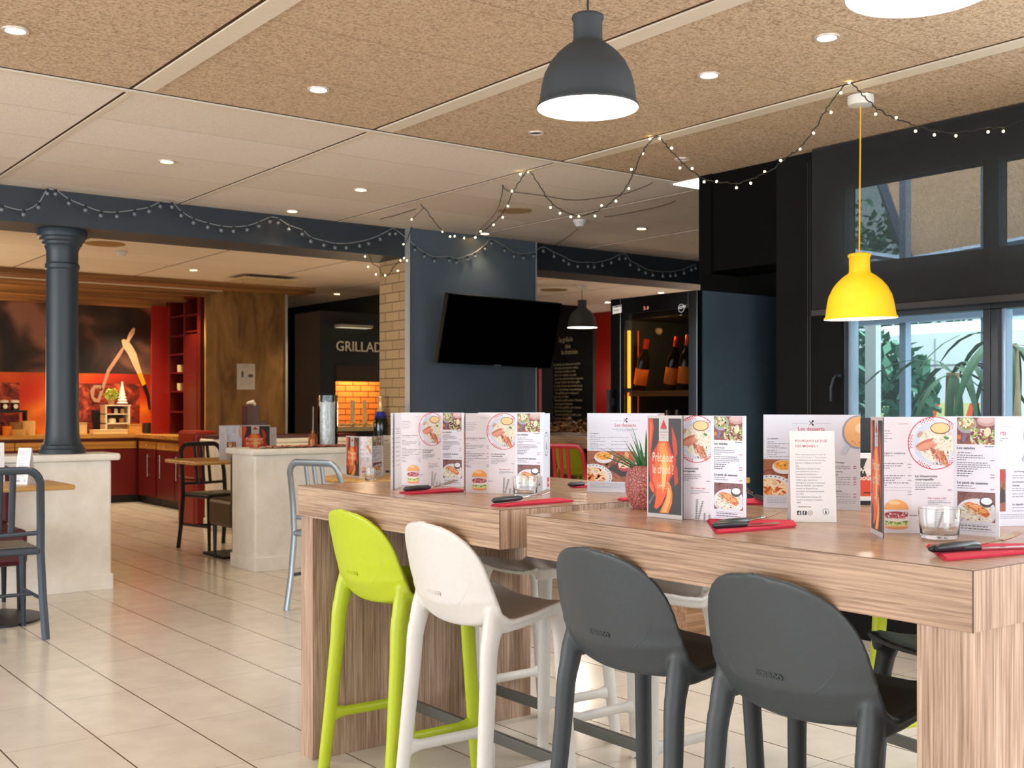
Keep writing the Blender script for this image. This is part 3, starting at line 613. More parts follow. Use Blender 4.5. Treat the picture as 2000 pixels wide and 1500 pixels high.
# low wooden cabinet below the wine fridge, dark metal handle
wc = thing('low_cabinet', 'low wooden cabinet standing in front of the wine fridge', 'cabinet', (4.42, 3.98, 0)); L = wc.location
obj('body', MB().box(4.05, 4.47, 3.92, 4.22, 0.03, 0.78).shift(L), wood('cab_wood', 'X', '7b5b42', '9a775a', 'b59375', 0.45), wc)
obj('worktop', MB().box(4.03, 4.49, 3.90, 4.23, 0.78, 0.81).shift(L), OAK, wc, bevel=0.004)
obj('plinth', MB().box(4.07, 4.47, 3.94, 4.22, 0, 0.03).shift(L), BLK, wc)
obj('handle', MB().box(4.44, 4.455, 3.905, 3.92, 0.35, 0.55).shift(L), BLK, wc)
# ---------------------------------------------------------------- wine fridge
FX, FY, FW2, FD, FH = 4.479, 4.262, 0.69, 0.65, 1.80
fr = thing('wine_fridge', 'tall black wine fridge with glass door and orange strip light', 'fridge', (FX+FD/2, FY+FW2/2, 0)); L = fr.location
FB = plain('fridge_black', '090909', 0.35); FS = plain('fridge_side', '3f505c', 0.38, 0.2, var=0.25, scale=3)  # side colour lightened to blue-grey to carry its bluish sheen
obj('side_wall', MB().box(FX+0.045, FX+FD, FY, FY+0.035, 0, FH).shift(L), FS, fr)
obj('side_wall', MB().box(FX+0.045, FX+FD, FY+FW2-0.035, FY+FW2, 0, FH).shift(L), FS, fr)
obj('casing', MB().box(FX+0.045, FX+FD, FY+0.035, FY+FW2-0.035, FH-0.12, FH).box(FX+0.045, FX+FD, FY+0.035, FY+FW2-0.035, 0, 0.1).box(FX+FD-0.04, FX+FD, FY+0.035, FY+FW2-0.035, 0.1, FH-0.12).shift(L), FB, fr)
dr = obj('door', MB().box(FX, FX+0.04, FY, FY+0.065, 0.03, FH).box(FX, FX+0.04, FY+FW2-0.085, FY+FW2, 0.03, FH).box(FX, FX+0.04, FY+0.065, FY+FW2-0.085, FH-0.095, FH).box(FX, FX+0.04, FY+0.065, FY+FW2-0.085, 0.03, 0.12).shift(L), plain('door_black_gloss', '050505', 0.12), fr, bevel=0.003)
obj('door_glass', MB().box(FX+0.012, FX+0.018, FY+0.065, FY+FW2-0.085, 0.12, FH-0.095).shift(L), glass('smoked_glass', (0.62, 0.6, 0.58), 0.0, 1.3, thin=True), dr)
obj('handle', MB().box(FX-0.035, FX-0.02, FY+FW2-0.03, FY+FW2-0.005, 0.55, 1.27).box(FX-0.02, FX, FY+FW2-0.028, FY+FW2-0.008, 0.6, 0.64).box(FX-0.02, FX, FY+FW2-0.028, FY+FW2-0.008, 1.18, 1.22).shift(L), BLK, dr)
obj('strip_light', MB().box(FX+0.05, FX+0.062, FY+FW2-0.105, FY+FW2-0.09, 0.15, 1.255).box(FX+0.05, FX+0.062, FY+FW2-0.105, FY+FW2-0.09, 1.28, FH-0.185).shift(L), emis('amber_strip', 'ff9a20', 5), fr)
obj('strip_light', MB().box(FX+0.1, FX+0.105, FY+FW2-0.128, FY+FW2-0.123, 0.15, FH-0.185).shift(L), emis('amber_dim', 'c04a08', 0.8), fr)
shw = wood('fridge_shelf_wood', 'Y', '5a3518', '8a5a2c', 'a87038', 0.5)
for z in (0.42, 0.85, 1.262): obj('shelf', MB().box(FX+0.05, FX+FD-0.06, FY+0.04, FY+FW2-0.06, z-0.03, z).shift(L), shw, fr)
st = MB(); M = frame((FX-0.001, FY+FW2-0.02, FH-0.06), (0, -1, 0), (0, 0, 1)); st.prism([(0, -0.028), (0.075, -0.022), (0.075, 0.022), (0, 0.018)], M, 0.001)
obj('sticker', st.shift(L), plain('sticker_white', 'd8d6d0', 0.5), dr)
st = MB(); addtext(st, frame((FX-0.003, FY+FW2-0.028, FH-0.052), (0, -1, 0.06), (0, 0, 1)), 'ATTENTION', 0.012, bold=0.0006); addtext(st, frame((FX-0.003, FY+FW2-0.028, FH-0.072), (0, -1, 0.06), (0, 0, 1)), 'FRAGILE', 0.012)
obj('sticker_print', st.shift(L), plain('ink_black', '151515', 0.5), dr)
st = MB(); st.tube([(FX-0.002, FY+0.115+0.022*math.cos(a), FH-0.09+0.022*math.sin(a)) for a in [2*PI*i/24 for i in range(25)]], 0.0018, 5); addtext(st, frame((FX-0.003, FY+0.137, FH-0.096), (0, -1, 0.1), (0, 0, 1)), 'NOW', 0.022, bold=0.001); addtext(st, frame((FX-0.003, FY+0.128, FH-0.13), (0, -1, 0), (0, 0, 1)), 'cave', 0.011)
obj('door_logo', st.shift(L), plain('logo_grey', 'b8b8b8', 0.4), dr)
st = MB(); addtext(st, frame((FX-0.003, FY+0.41, FH-0.08), (0, -1, 0), (0, 0, 1)), '5: 0', 0.028, bold=0.0004)
obj('display', st.shift(L), emis('display_red', 'c87868', 0.6), dr)
for y in (0.50, 0.246): obj('inner_lamp', MB().ball((FX+0.065, FY+y, FH-0.112), 0.007), emis('fridge_lamp', 'ffb060', 25), fr)
light('fridge_glow', 'POINT', (FX+0.055, FY+0.36, FH-0.2), 4.0, (1, 0.5, 0.16), radius=0.02)
def bottle(label, loc, tilt, colr='0b0f0a', lab='ff8c1a', cap='b02a12', h=0.3, group=None, rz=0):
    t = thing('wine_bottle', label, 'bottle', loc, rz, group); s_ = h/0.3
    t.rotation_euler = (tilt[0], tilt[1], rz)
    obj('body', MB().lathe([(0.001, 0), (0.036*s_, 0), (0.039*s_, 0.005*s_), (0.039*s_, 0.17*s_), (0.032*s_, 0.2*s_), (0.018*s_, 0.225*s_), (0.0145*s_, 0.25*s_), (0.0145*s_, 0.297*s_), (0.001, 0.3*s_)], n=20), plain('bottle_glass_'+colr, colr, 0.08), t, smooth=True)
    obj('label', MB().lathe([(0.0394*s_, 0.03*s_), (0.0398*s_, 0.031*s_), (0.0398*s_, 0.124*s_), (0.0394*s_, 0.125*s_)], n=20), plain('label_'+lab, lab, 0.5), t, smooth=True)
    obj('foil_cap', MB().lathe([(0.0152*s_, 0.235*s_), (0.017*s_, 0.25*s_), (0.0162*s_, 0.3*s_), (0.004, 0.302*s_)], n=16), plain('foil_'+cap, cap, 0.3, 0.6), t, smooth=True)
    return t
BG = 'bottles in the wine fridge'
lean = (0, 0.0)
def fb(yy, z, label, tl, **k):
    b = bottle(label, (FX+0.13, FY+yy, z+0.004), (tl, 0, ), group=BG, **k); return b
for yy, tl, lb in ((0.575, 0.22, 'left leaning bottle with orange label on the fridge shelf'), (0.325, 0.2, 'middle leaning bottle with orange label on the fridge shelf'), (0.215, 0.12, 'rightmost orange-label bottle on the fridge shelf')):
    b = bottle(lb, (FX+0.12, FY+yy, 1.272), (tl, 0), group=BG)
for yy, lb in ((0.44, 'dim bottle low in the fridge at left'), (0.36, 'dim bottle low in the fridge beside the left one')):
    bottle(lb, (FX+0.22, FY+yy, 0.852), (0.0, 0), lab='3a3326', cap='8a8276', group=BG)
bottle('dim leaning bottle low in the fridge at right', (FX+0.2, FY+0.2, 0.862), (0.25, 0), lab='2a1a10', cap='6a3a12', group=BG)
# ---------------------------------------------------------------- television
A = onY(865, 573, 6.86); B = onY(1089, 592, 6.86); Cc = onY(1086, 720, 6.99); Dd = onY(856, 707, 6.99)
ctr = (A+B+Cc+Dd)/4; ex = ((B-A)+(Cc-Dd)).normalized(); ey = ((A-Dd)+(B-Cc)).normalized(); ey = (ey-ex*ey.dot(ex)).normalized()
tv = thing('television', 'large black flat television tilted on the slate blue wall panel', 'television', ctr); L = tv.location
M = frame(ctr, ex, ey); hw = (B-A).length/2; hh_ = ((A-Dd).length+(B-Cc).length)/4
obj('screen', MB().obox(M @ Matrix.Translation((0, 0, 0.004)), hw-0.012, hh_-0.012, 0.018).shift(L), plain('screen_black', '010101', 0.25, spec=0.1), tv)
obj('bezel', MB().obox(M @ Matrix.Translation((0, 0, -0.012)), hw, hh_, 0.022).shift(L), plain('bezel_black', '060606', 0.4, spec=0.2), tv, bevel=0.004)
st = MB(); addtext(st, M @ Matrix.Translation((-0.03, -hh_+0.004, 0.0235)), 'SAMSUNG', 0.014, bold=0.0004); obj('badge', st.shift(L), plain('badge_silver', 'b8b8b8', 0.3, 0.5), tv)
obj('wall_arm', MB().box(ctr.x-0.1, ctr.x+0.1, ctr.y+0.03, 7.239, ctr.z-0.05, ctr.z+0.05).shift(L), BLK, tv)
# ---------------------------------------------------------------- pendants
def pendant(label, rim, col, cordc, scale=1.0, tilt=(0, 0), power=7, canopy=True, group='bell pendant lamps', top=H, warm=(1, 0.93, 0.83)):
    t = thing('pendant_lamp', label, 'lamp', (rim[0], rim[1], rim[2]), 0, group); s_ = scale; m = plain('shade_'+col, col, 0.7, bump=0.1)
    P = [(.1525, 0), (.1535, .003), (.1525, .008), (.147, .012), (.144, .03), (.138, .07), (.130, .103), (.1265, .108), (.113, .136), (.092, .162), (.068, .183), (.048, .196), (.0445, .204), (.0435, .215), (.0435, .262), (.047, .265), (.0485, .27), (.047, .277), (.04, .281), (.004, .282)]
    rot = Euler((tilt[0], tilt[1], 0)).to_matrix().to_4x4()
    sh = obj('lamp_shade', MB().lathe([(a*s_, b*s_) for a, b in P], n=56).xf(rot), m, t, smooth=True, angle=50)
    Q = [(.1515, 0.0), (.146, .004), (.141, .03), (.134, .07), (.126, .101), (.11, .13), (.088, .157), (.06, .178), (.04, .188), (.001, .19)]
    obj('inner_reflector', MB().lathe([(a*s_, b*s_) for a, b in Q], n=56).xf(rot), plain('reflector_cream', 'fff3dc', 0.6), sh, smooth=True)
    bb = MB().ball((0, 0, 0.10*s_), 0.04*s_, 16, 10).xf(rot); obj('bulb', bb, emis('bulb_warm', 'ffe2b0', 8), t, smooth=True)
    cz = top-rim[2]
    obj('cord', MB().tube([rot @ Vector((0, 0, 0.28*s_)), (0, 0, cz-0.01)], 0.0032, 8), plain('cord_'+cordc, cordc, 0.6), t)
    if canopy: obj('canopy', MB().lathe([(0.001, -0.045), (0.05, -0.042), (0.055, -0.03), (0.055, -0.002), (0.001, 0.0)], (0, 0, cz-0.001), 28), plain('canopy_white', 'd8d4cc', 0.5), t, smooth=True, angle=50)
    lp = light('pendant_light', 'POINT', (rim[0], rim[1], rim[2]+0.035*s_), power, warm, radius=0.035)
    return t
p = atD(1148, 212, 3.33); pendant('charcoal bell pendant lamp over the gap between counter tables', p, '33383c', '202020', 0.98, power=9)
p = atD(1681, 623, 4.87); pendant('yellow bell pendant lamp on a yellow cord near window', p, 'f0bd00', 'd9a800', 1.0, (0.0, -0.035), power=6)
p = atD(1796, -12, 2.52); pendant('pale bell pendant lamp cut off by the top right edge', p, 'b9b2a4', '202020', 1.05, power=9)
p = atD(1137, 640, 12.6); pendant('small distant charcoal bell pendant lamp beyond the beam', p, '33383c', '202020', 1.09, power=14)
# ---------------------------------------------------------------- recessed downlights
RING = plain('downlight_ring', 'cdbfae', 0.4, 0.3)
dl = None; DLG = 'round recessed downlights in the ceiling'
def downlight(p, r, warm, power, label, lit=True, spot=1.9):
    global dl
    nm = 'downlight'; t = thing(nm, label, 'ceiling light', p, 0, DLG)
    obj('ring', MB().lathe([(r*0.72, -0.001), (r*0.78, -0.006), (r, -0.007), (r*1.02, 0.0)], n=28), RING, t, smooth=True)
    col = 'ffffff' if not warm else 'ffd888'
    if lit:
        obj('bulb', MB().lathe([(0.0, -0.003), (r*0.7, -0.003), (r*0.7, -0.001)], n=24), emis('spot_white' if not warm else 'spot_warm', col, 22), t)
        light('spot', 'SPOT', (p[0], p[1], p[2]-0.02), power, (1, 0.95, 0.89) if not warm else (1, 0.78, 0.5), (0, 0, 0), spot=spot, blend=0.8, radius=0.05)
    else:
        obj('bulb', MB().lathe([(0.0, -0.003), (r*0.45, -0.003), (r*0.7, -0.001)], n=24), plain('unlit_lens', '4c443a', 0.3), t)
    return t
DL = [(30, 58, 0, 34, 'bright recessed downlight in the top left corner'), (622, 174, 0, 34, 'bright recessed downlight left of the charcoal pendant'), (1385, 146, 0, 30, 'bright recessed downlight right of the charcoal pendant'),
      (1615, 72, 0, 30, 'bright recessed downlight above the yellow lamp'), (326, 315, 1, 22, 'small warm downlight over the left walkway'), (705, 370, 1, 20, 'small warm downlight near the tall slate panel'),
      (571, 412, 1, 22, 'small warm downlight close to the long beam'), (947, 456, 1, 5, 'small warm downlight against the slate panel top'), (1253, 446, 1, 16, 'small warm downlight left of the dark corner')]
for u, v, wm, pw, lb in DL:
    downlight(onZ(u, v, H), 0.045, wm, pw, lb)
downlight(onZ(1047, 259, H), 0.04, 0, 0, 'unlit round ceiling spot left below charcoal pendant', lit=False)
downlight(onZ(1332, 310, H), 0.04, 0, 0, 'unlit round ceiling spot crossed by the fairy lights', lit=False)
for u, v, pw, lb in ((378, 527, 80, 'warm downlight beyond the beam above the oak panel'), (658, 574, 60, 'warm downlight beyond the beam near the brick pillar'), (1187, 590, 70, 'white downlight beyond the beam beside the wine fridge'), (1291, 571, 60, 'white downlight just above the wine fridge top')):
    downlight(onZ(u, v, H), 0.05, 'warm' in lb, pw, lb)
for u, v, pw, lb in ((225, 570, 90, 'warm kitchen downlight nearest the column'), (266, 580, 90, 'warm kitchen downlight above the tongs mural'), (333, 563, 80, 'warm kitchen downlight above the red shelf unit')):
    p = onZ(u, v, H); downlight(Vector((p.x, p.y, H)), 0.05, 1, pw, lb)
# ceiling speakers, detectors
def disc(label, u, v, r, col, name='ceiling_speaker'):
    p = onZ(u, v, H); o = obj(name, MB().lathe([(0.001, -0.006), (r*0.93, -0.006), (r, -0.004), (r, 0)], n=40), plain('disc_'+col, col, 0.8, bump=0.4, scale=400)); o.location = p; tag(o, label, 'ceiling speaker')
disc('large round tan speaker cover flush in the ceiling', 1005, 411, 0.115, 'a58a60'); disc('brown round speaker cover beyond the beam left of the lamp', 1082, 566, 0.16, '8a6a42'); disc('dim round speaker cover behind the column capital', 205, 476, 0.16, '9a7440')
def detector(label, p):
    t = thing('smoke_detector', label, 'smoke detector', p); m = plain('detector_white', 'd9d3d0', 0.5)
    obj('base', MB().lathe([(0.05, 0), (0.05, -0.015), (0.044, -0.02), (0.03, -0.045), (0.001, -0.05)], n=24), m, t, smooth=True)
detector('white round smoke detector on the ceiling before the beam', onZ(1133, 430, H)); detector('white smoke detector beyond the beam right of the column', onZ(237, 490, H))
lp_ = onZ(1376, 357, H); t = thing('light_panel', 'square bright light panel partly hidden by the dark bulkhead', 'ceiling light', lp_); m_ = MB().box(-0.13, 0.13, -0.13, 0.13, -0.008, -0.002)
obj('diffuser', m_, emis('panel_light', 'e8f2ff', 3), t); obj('frame', MB().box(-0.145, 0.145, -0.145, 0.145, -0.002, 0), PROF, t)
av = onZ(513, 541, H); t = thing('air_diffuser', 'flat rectangular air diffuser hanging from the ceiling beyond the beam', 'vent', av)
obj('plate', MB().box(-0.3, 0.3, -0.22, 0.22, -0.045, -0.03), plain('vent_cream', 'c9b68e', 0.5), t); obj('duct', MB().box(-0.2, 0.2, -0.15, 0.15, -0.03, 0), plain('vent_dark', '6a5a44', 0.6), t)
# ================================================================ TABLETOP: MENUS, GLASSES, CUTLERY
PW, PH = 0.1225, 0.245
W1, W2, W3 = 0.166, 0.095, 0.095      # widths of the three kinds of page
class Art:
    """flat print: coloured polygons stacked in hair-thin layers on a page"""
    def __init__(s, X=lambda x: x, Y=lambda y: y): s.mb = MB(); s.cols = []; s.X = X; s.Y = Y; s.k = 0
    def mi(s, c):
        if c not in s.cols: s.cols.append(c)
        return s.cols.index(c)
    def z(s): s.k += 1; return 0.00002*s.k
    def poly(s, pts, c):
        z = s.z(); s.mb.add([(s.X(x), s.Y(y), z) for x, y in pts], [tuple(range(len(pts)))], s.mi(c))
    def polys(s, lst, c):
        z = s.z(); m = s.mi(c)
        for pts in lst: s.mb.add([(s.X(x), s.Y(y), z) for x, y in pts], [tuple(range(len(pts)))], m)
    def rect(s, x0, y0, x1, y1, c): s.poly([(x0, y0), (x1, y0), (x1, y1), (x0, y1)], c)
    def ell(s, cx, cy, rx, ry, c, rot=0, n=20, clip=None):
        P = []
        for i in range(n):
            a = 2*PI*i/n; x = rx*math.cos(a); y = ry*math.sin(a); X_ = cx+x*math.cos(rot)-y*math.sin(rot); Y_ = cy+x*math.sin(rot)+y*math.cos(rot)
            if clip: X_ = min(max(X_, clip[0]), clip[2]); Y_ = min(max(Y_, clip[1]), clip[3])
            P.append((X_, Y_))
        s.poly(P, c)
    def lines(s, x0, y0, ws, dy, h, c, rng, word=28):
        """small print too small to read, as rows of word strokes"""
        L = []
        for i, w_ in enumerate(ws):
            x = x0; y = y0+i*dy
            while x < x0+w_:
                ln = min(rng.uniform(0.35, 1.3)*word, x0+w_-x); L.append([(x, y), (x+ln, y), (x+ln, y+h), (x, y+h)]); x += ln+word*0.28
        s.polys(L, c)
    def text(s, x, y, body, size, c, **k):
        z = s.z(); vs, fs = fitted(body, size, **k); s.mb.add([(s.X(x)+a, s.Y(y)+b, z) for a, b in vs], fs, s.mi(c))
    def speck(s, n, x0, y0, x1, y1, cols, r, rng, ell=None, asp=0.5):
        for c in cols:
            L = []
            for _ in range(n):
                x = rng.uniform(x0, x1); y = rng.uniform(y0, y1)
                if ell and ((x-ell[0])/ell[2])**2+((y-ell[1])/ell[3])**2 > 1: continue
                a0 = rng.uniform(0, PI); ra = r*rng.uniform(0.5, 1.4); rb = ra*asp*rng.uniform(0.6, 1.3); P = []
                for i in range(7):
                    a = 2*PI*i/7; u = ra*math.cos(a); v = rb*math.sin(a); P.append((min(max(x+u*math.cos(a0)-v*math.sin(a0), x0), x1), min(max(y+u*math.sin(a0)+v*math.cos(a0), y0), y1)))
                L.append(P)
            s.polys(L, c)
    def done(s, name):
        me = s.mb.mesh(name, [plain('ink_'+c, tuple(0.86*x for x in lin(c)[:3]), 0.45, var=0.0, spec=0.4) for c in s.cols])
        return me
R0 = random.Random(11)
# page 1: burgers and choucroute (crop coordinates of the near menu: x 190..945, y 125..1220)
A = Art(lambda x: (x-190)/755*W1, lambda y: (1220-y)/1095*PH)
A.rect(190, 125, 945, 1220, 'e7dfe4'); A.rect(190, 125, 560, 1220, 'e3dade')
A.text(440, 194, 'ACCOMPAGNEMENT', 0.0022, '333333'); A.text(215, 476, 'Les burgers maison', 0.0062, '26262a', bold=0.00008, fit=0.064)
A.lines(215, 255, [150, 165, 130, 170, 120], 24, 7, '8a8590', R0, 22); A.lines(215, 490, [190], 20, 6, '8a8590', R0, 20)
for y0, ws in ((540, [60, 280, 260, 150]), (655, [70, 290, 250, 200]), (745, [320, 120]), (800, [60]), (838, [70, 90])): A.lines(215, y0, ws, 22, 8, '6b6670', R0, 26)
for y in (575, 605, 682, 727, 835, 860): A.lines(528, y-6, [34], 10, 8, '8a6a74', R0, 12)
A.rect(215, 818, 565, 820, '8a8590'); A.rect(215, 792, 565, 794, '8a8590')
cl = (190, 125, 945, 1220)
A.ell(775, 372, 246, 250, 'c92a45', n=48, clip=cl); A.ell(775, 372, 238, 242, 'e8e2ea', n=48, clip=cl)
L = []
for i in range(96):
    a = 2*PI*i/96
    for q, rr_ in enumerate((213, 223, 233)):
        if (i+q) % 2 and (i//9) % 2: 
            x = 775+rr_*math.cos(a); y = 372+rr_*1.015*math.sin(a)
            if x < 940 and y > 130: L.append([(x-5, y-5), (x+5, y-5), (x+5, y+5), (x-5, y+5)])
A.polys(L, 'c02a48')
A.ell(778, 372, 202, 205, 'cfd6e6', n=40, clip=cl); A.ell(790, 385, 160, 165, 'e9e2d2', n=36, clip=cl)
A.speck(70, 640, 210, 944, 540, ['f1e6cc', 'd9c79c', 'f6efdf', 'c9b78c'], 15, R0, (800, 375, 150, 160), 0.25)
A.ell(826, 232, 92, 55, '7a4a20', clip=cl); A.ell(826, 230, 84, 47, 'f0cd92', clip=cl)
for (x, y, a, c) in ((680, 372, -0.45, 'c9765c'), (715, 410, -0.35, 'd98a70'), (690, 395, -0.4, 'e09a80')): A.ell(x, y, 88, 24, c, a)
for (x, y, a, c) in ((790, 480, 0.9, 'b8604c'), (830, 500, 1.1, 'd88e72'), (860, 520, 1.2, 'c9763c')): A.ell(x, y, 85, 26, c, a, clip=cl)
A.speck(26, 740, 440, 900, 580, ['8a3a2a', 'eeb89a'], 14, R0, None, 0.3); A.speck(16, 640, 260, 940, 560, ['4a6a3a', '3a2a1c'], 6, R0, (800, 400, 150, 150)); A.ell(880, 322, 24, 14, '5a8a48', 0.4)
A.ell(640, 290, 34, 20, 'c9a08c', -0.9)
A.text(598, 692, 'La choucroute', 0.0066, '26262a', bold=0.00008, fit=0.044); A.text(598, 722, 'courtepaille', 0.0066, '26262a', bold=0.00008, fit=0.037)
A.lines(598, 744, [225, 240, 200, 90], 20, 7, '8a8590', R0, 24); A.lines(895, 808, [38], 10, 8, '8a6a74', R0, 12)
A.text(712, 898, 'Ne ratez rien', 0.0066, 'c85a6c', shear=0.2, fit=0.037); A.lines(715, 912, [150, 205, 95], 15, 6, '9a94a0', R0, 20)
# burger
A.ell(425, 1165, 108, 22, 'e89a52'); A.rect(318, 1120, 532, 1160, 'eecfa0'); A.speck(12, 320, 1105, 548, 1150, ['8ec04a', '6f9a3a', 'd8e49a'], 26, R0, None, 0.4)
A.ell(425, 1085, 112, 30, 'f2e6dc'); A.ell(420, 1050, 108, 32, 'b8484c'); A.speck(18, 320, 1020, 528, 1085, ['8a2a3a', 'd07a80', 'e8c0b8', 'a03848'], 16, R0, None, 0.4)
P = [(425+112*math.cos(a), 1000-95*math.sin(a)) for a in [PI*i/16 for i in range(17)]]; A.poly(P[::-1], 'f0a45c'); A.ell(405, 935, 55, 20, 'f8c48c', 0.05); A.lines(550, 1050, [68], 10, 7, '55505a', R0, 14)
# thyme sprigs
L = []
for x0, y0, n_ in ((775, 1215, 12), (800, 1215, 11), (870, 1215, 4), (925, 1210, 3)):
    x, y = x0, y0; dx = R0.uniform(-0.25, 0.3)
    for i in range(n_):
        yy = y-18*i; xx = x+dx*18*i; L.append([(xx-1.5, yy), (xx+1.5, yy), (xx+1.5+dx*18, yy-18), (xx-1.5+dx*18, yy-18)])
        for sg in (-1, 1): L.append([(xx, yy), (xx+sg*14, yy-7), (xx+sg*15, yy-12), (xx+sg*3, yy-7)])
A.polys(L, '55604e'); M1 = A.done('menu_print_mains')
# page 2: salads and salmon (x 945..1370 -> full width)
A = Art(lambda x: (x-945)/425*W2, lambda y: (1265-y)/1140*PH)
A.rect(945, 125, 1370, 1265, 'e9e8f2')
A.rect(980, 130, 1327, 388, '8a5142'); cl = (980, 130, 1327, 388)
A.speck(14, 980, 130, 1327, 388, ['6f3a2e', 'a8685a'], 40, R0, None, 0.15)
A.ell(1070, 200, 92, 84, 'a8a4b8', clip=cl); A.ell(1070, 190, 80, 66, '8fae5a', clip=cl); A.speck(24, 1000, 134, 1140, 240, ['c8d878', 'e8e2b8', '6a8a3a', 'c07a5a', 'f4ecd0'], 14, R0, (1070, 190, 72, 58), 0.6)
A.ell(1260, 160, 95, 55, 'c49a98', clip=cl); A.ell(1250, 150, 70, 36, 'd8b8b4', clip=cl)
A.ell(1210, 330, 110, 90, 'b8c48a', clip=cl); A.speck(30, 1110, 236, 1327, 388, ['e4ecb4', 'f0dcb0', '7a9a44', 'd06a5a', 'f6f0dc', '9ab85a', '7a3a3a'], 17, R0, None, 0.6); A.ell(1262, 268, 30, 46, 'f2dcb8', 0.2); A.ell(1048, 325, 18, 50, '7c6a96', 0.25); A.ell(1000, 320, 20, 22, 'd8803a')
A.lines(1240, 403, [85], 10, 8, '55505a', R0, 14)
A.text(980, 437, 'Les salades', 0.0078, '202024', bold=0.0001, fit=0.0375)
A.poly([(985, 478), (1008, 478), (996, 462)], 'c04040'); A.lines(1016, 468, [98], 10, 8, '6b6670', R0, 24); A.lines(982, 492, [245, 255, 85], 22, 8, '85808c', R0, 24)
A.lines(982, 563, [280, 305, 310, 190], 20, 8, '85808c', R0, 24); A.lines(982, 645, [150, 135, 105], 23, 9, '55505a', R0, 24)
for y in (536, 672, 698, 812): A.lines(1290, y, [36], 10, 9, 'b06a7a', R0, 12)
A.text(985, 772, 'Le pavé de saumon', 0.0076, '202024', bold=0.0001, fit=0.063); A.lines(985, 788, [135, 170], 22, 8, '8a8590', R0, 24)
A.rect(985, 848, 1333, 1133, '7d4f4b'); cl = (985, 848, 1333, 1133); A.speck(12, 985, 848, 1333, 940, ['6a3e3a', '94605a'], 50, R0, None, 0.1)
A.ell(1165, 1040, 190, 130, 'dfe0ea', n=32, clip=cl); A.ell(1150, 1040, 150, 92, 'f0e9da', n=30, clip=cl); A.speck(30, 1005, 960, 1300, 1128, ['f6efdf', 'e2cfa6', 'fbf7ee', 'cfc0a0'], 18, R0, None, 0.3)
A.poly([(1040, 965), (1095, 945), (1180, 965), (1260, 1010), (1290, 1055), (1255, 1090), (1180, 1060), (1110, 1010)], 'd97a3c'); A.poly([(1060, 968), (1110, 958), (1200, 985), (1262, 1030), (1240, 1060), (1150, 1015)], 'eea868'); A.speck(14, 1080, 960, 1270, 1070, ['b8501e', 'f6c48e'], 12, R0, None, 0.4)
A.ell(1252, 940, 62, 52, '4a3a40', clip=cl); A.ell(1255, 930, 52, 34, 'e8eef2', clip=cl); A.speck(10, 1010, 980, 1200, 1120, ['6a7a4a', '3a3a30'], 8, R0)
A.rect(1005, 1160, 1335, 1162, '6b6670'); A.rect(1005, 1224, 1335, 1226, '6b6670'); A.lines(1015, 1172, [250, 290], 26, 9, '6b6670', R0, 30)
M2 = A.done('menu_print_salads')
# cover page: flames (x 820..1215, y 170..1240)
A = Art(lambda x: (x-820)/395*W3, lambda y: (1240-y)/1070*PH)
A.rect(820, 170, 1215, 1240, 'c9c0bd'); A.rect(832, 200, 1205, 1195, '35302f'); cl = (832, 200, 1205, 1195)
fl = [([(838, 205), (885, 205), (895, 300), (880, 420), (862, 560), (840, 640), (834, 400)], 'd8401e'), ([(836, 640), (880, 560), (940, 470), (965, 380), (1000, 360), (1060, 430), (1100, 560), (1150, 620), (1130, 760), (1080, 830), (1040, 1000), (960, 1090), (880, 960), (850, 820)], 'c2371c'),
      ([(1095, 280), (1120, 330), (1150, 430), (1160, 560), (1130, 620), (1105, 470)], 'c83a20'), ([(940, 470), (985, 430), (1040, 440), (1070, 540), (1110, 640), (1100, 760), (1050, 860), (1040, 960), (990, 1090), (930, 1150), (905, 1120), (930, 960), (880, 840), (900, 700), (930, 600)], 'e8622a'),
      ([(960, 480), (1010, 440), (1050, 560), (1070, 680), (1040, 800), (1000, 700), (970, 600)], 'f2903c'), ([(850, 860), (890, 900), (900, 960), (880, 980), (845, 910)], 'e8622a'), ([(1045, 840), (1090, 900), (1105, 980), (1100, 1080), (1060, 1185), (960, 1185), (1010, 1080), (1040, 1000)], 'ee7a30'),
      ([(1060, 900), (1085, 960), (1080, 1060), (1030, 1180), (985, 1180), (1040, 1050)], 'f6b060'), ([(920, 960), (980, 1010), (960, 1100), (920, 1150), (900, 1130), (930, 1040)], 'e85a22'), ([(832, 1090), (900, 980), (905, 1010), (850, 1110)], '6a6462'), ([(1110, 640), (1160, 700), (1170, 860), (1130, 900), (1120, 760)], 'b8341c')]
for P, c in fl: A.poly(P, c)
A.poly([(855, 230), (875, 260), (870, 400), (852, 500)], 'ee6a34'); A.poly([(985, 620), (1015, 560), (1045, 700), (1030, 860), (1000, 980), (985, 860)], 'f7bd6c')
A.rect(955, 200, 1062, 437, 'c9c0bd'); A.poly([(1008, 208), (1047, 305), (970, 305)], 'c02a2e'); A.rect(980, 306, 1037, 316, '8a8482')
A.text(960, 348, 'courtepaille', 0.0058, '6a6462', fit=0.0235); A.text(976, 378, 'RESTAURANT', 0.0036, 'c04a4e', fit=0.016); A.text(985, 406, 'GRILL', 0.0042, '8a8482')
A.text(885, 650, 'Prêt pour', 0.031, 'f3d9bd', fit=0.056, bold=0.0002); A.text(885, 775, 'le chaud ?', 0.031, 'f3d9bd', fit=0.056, bold=0.0002)
A.rect(925, 872, 1075, 875, 'e8c8a8'); A.rect(925, 925, 1075, 928, 'e8c8a8'); A.text(935, 912, 'CARTE', 0.0072, 'f3d9bd', bold=0.0002)
M3 = A.done('menu_print_flames')
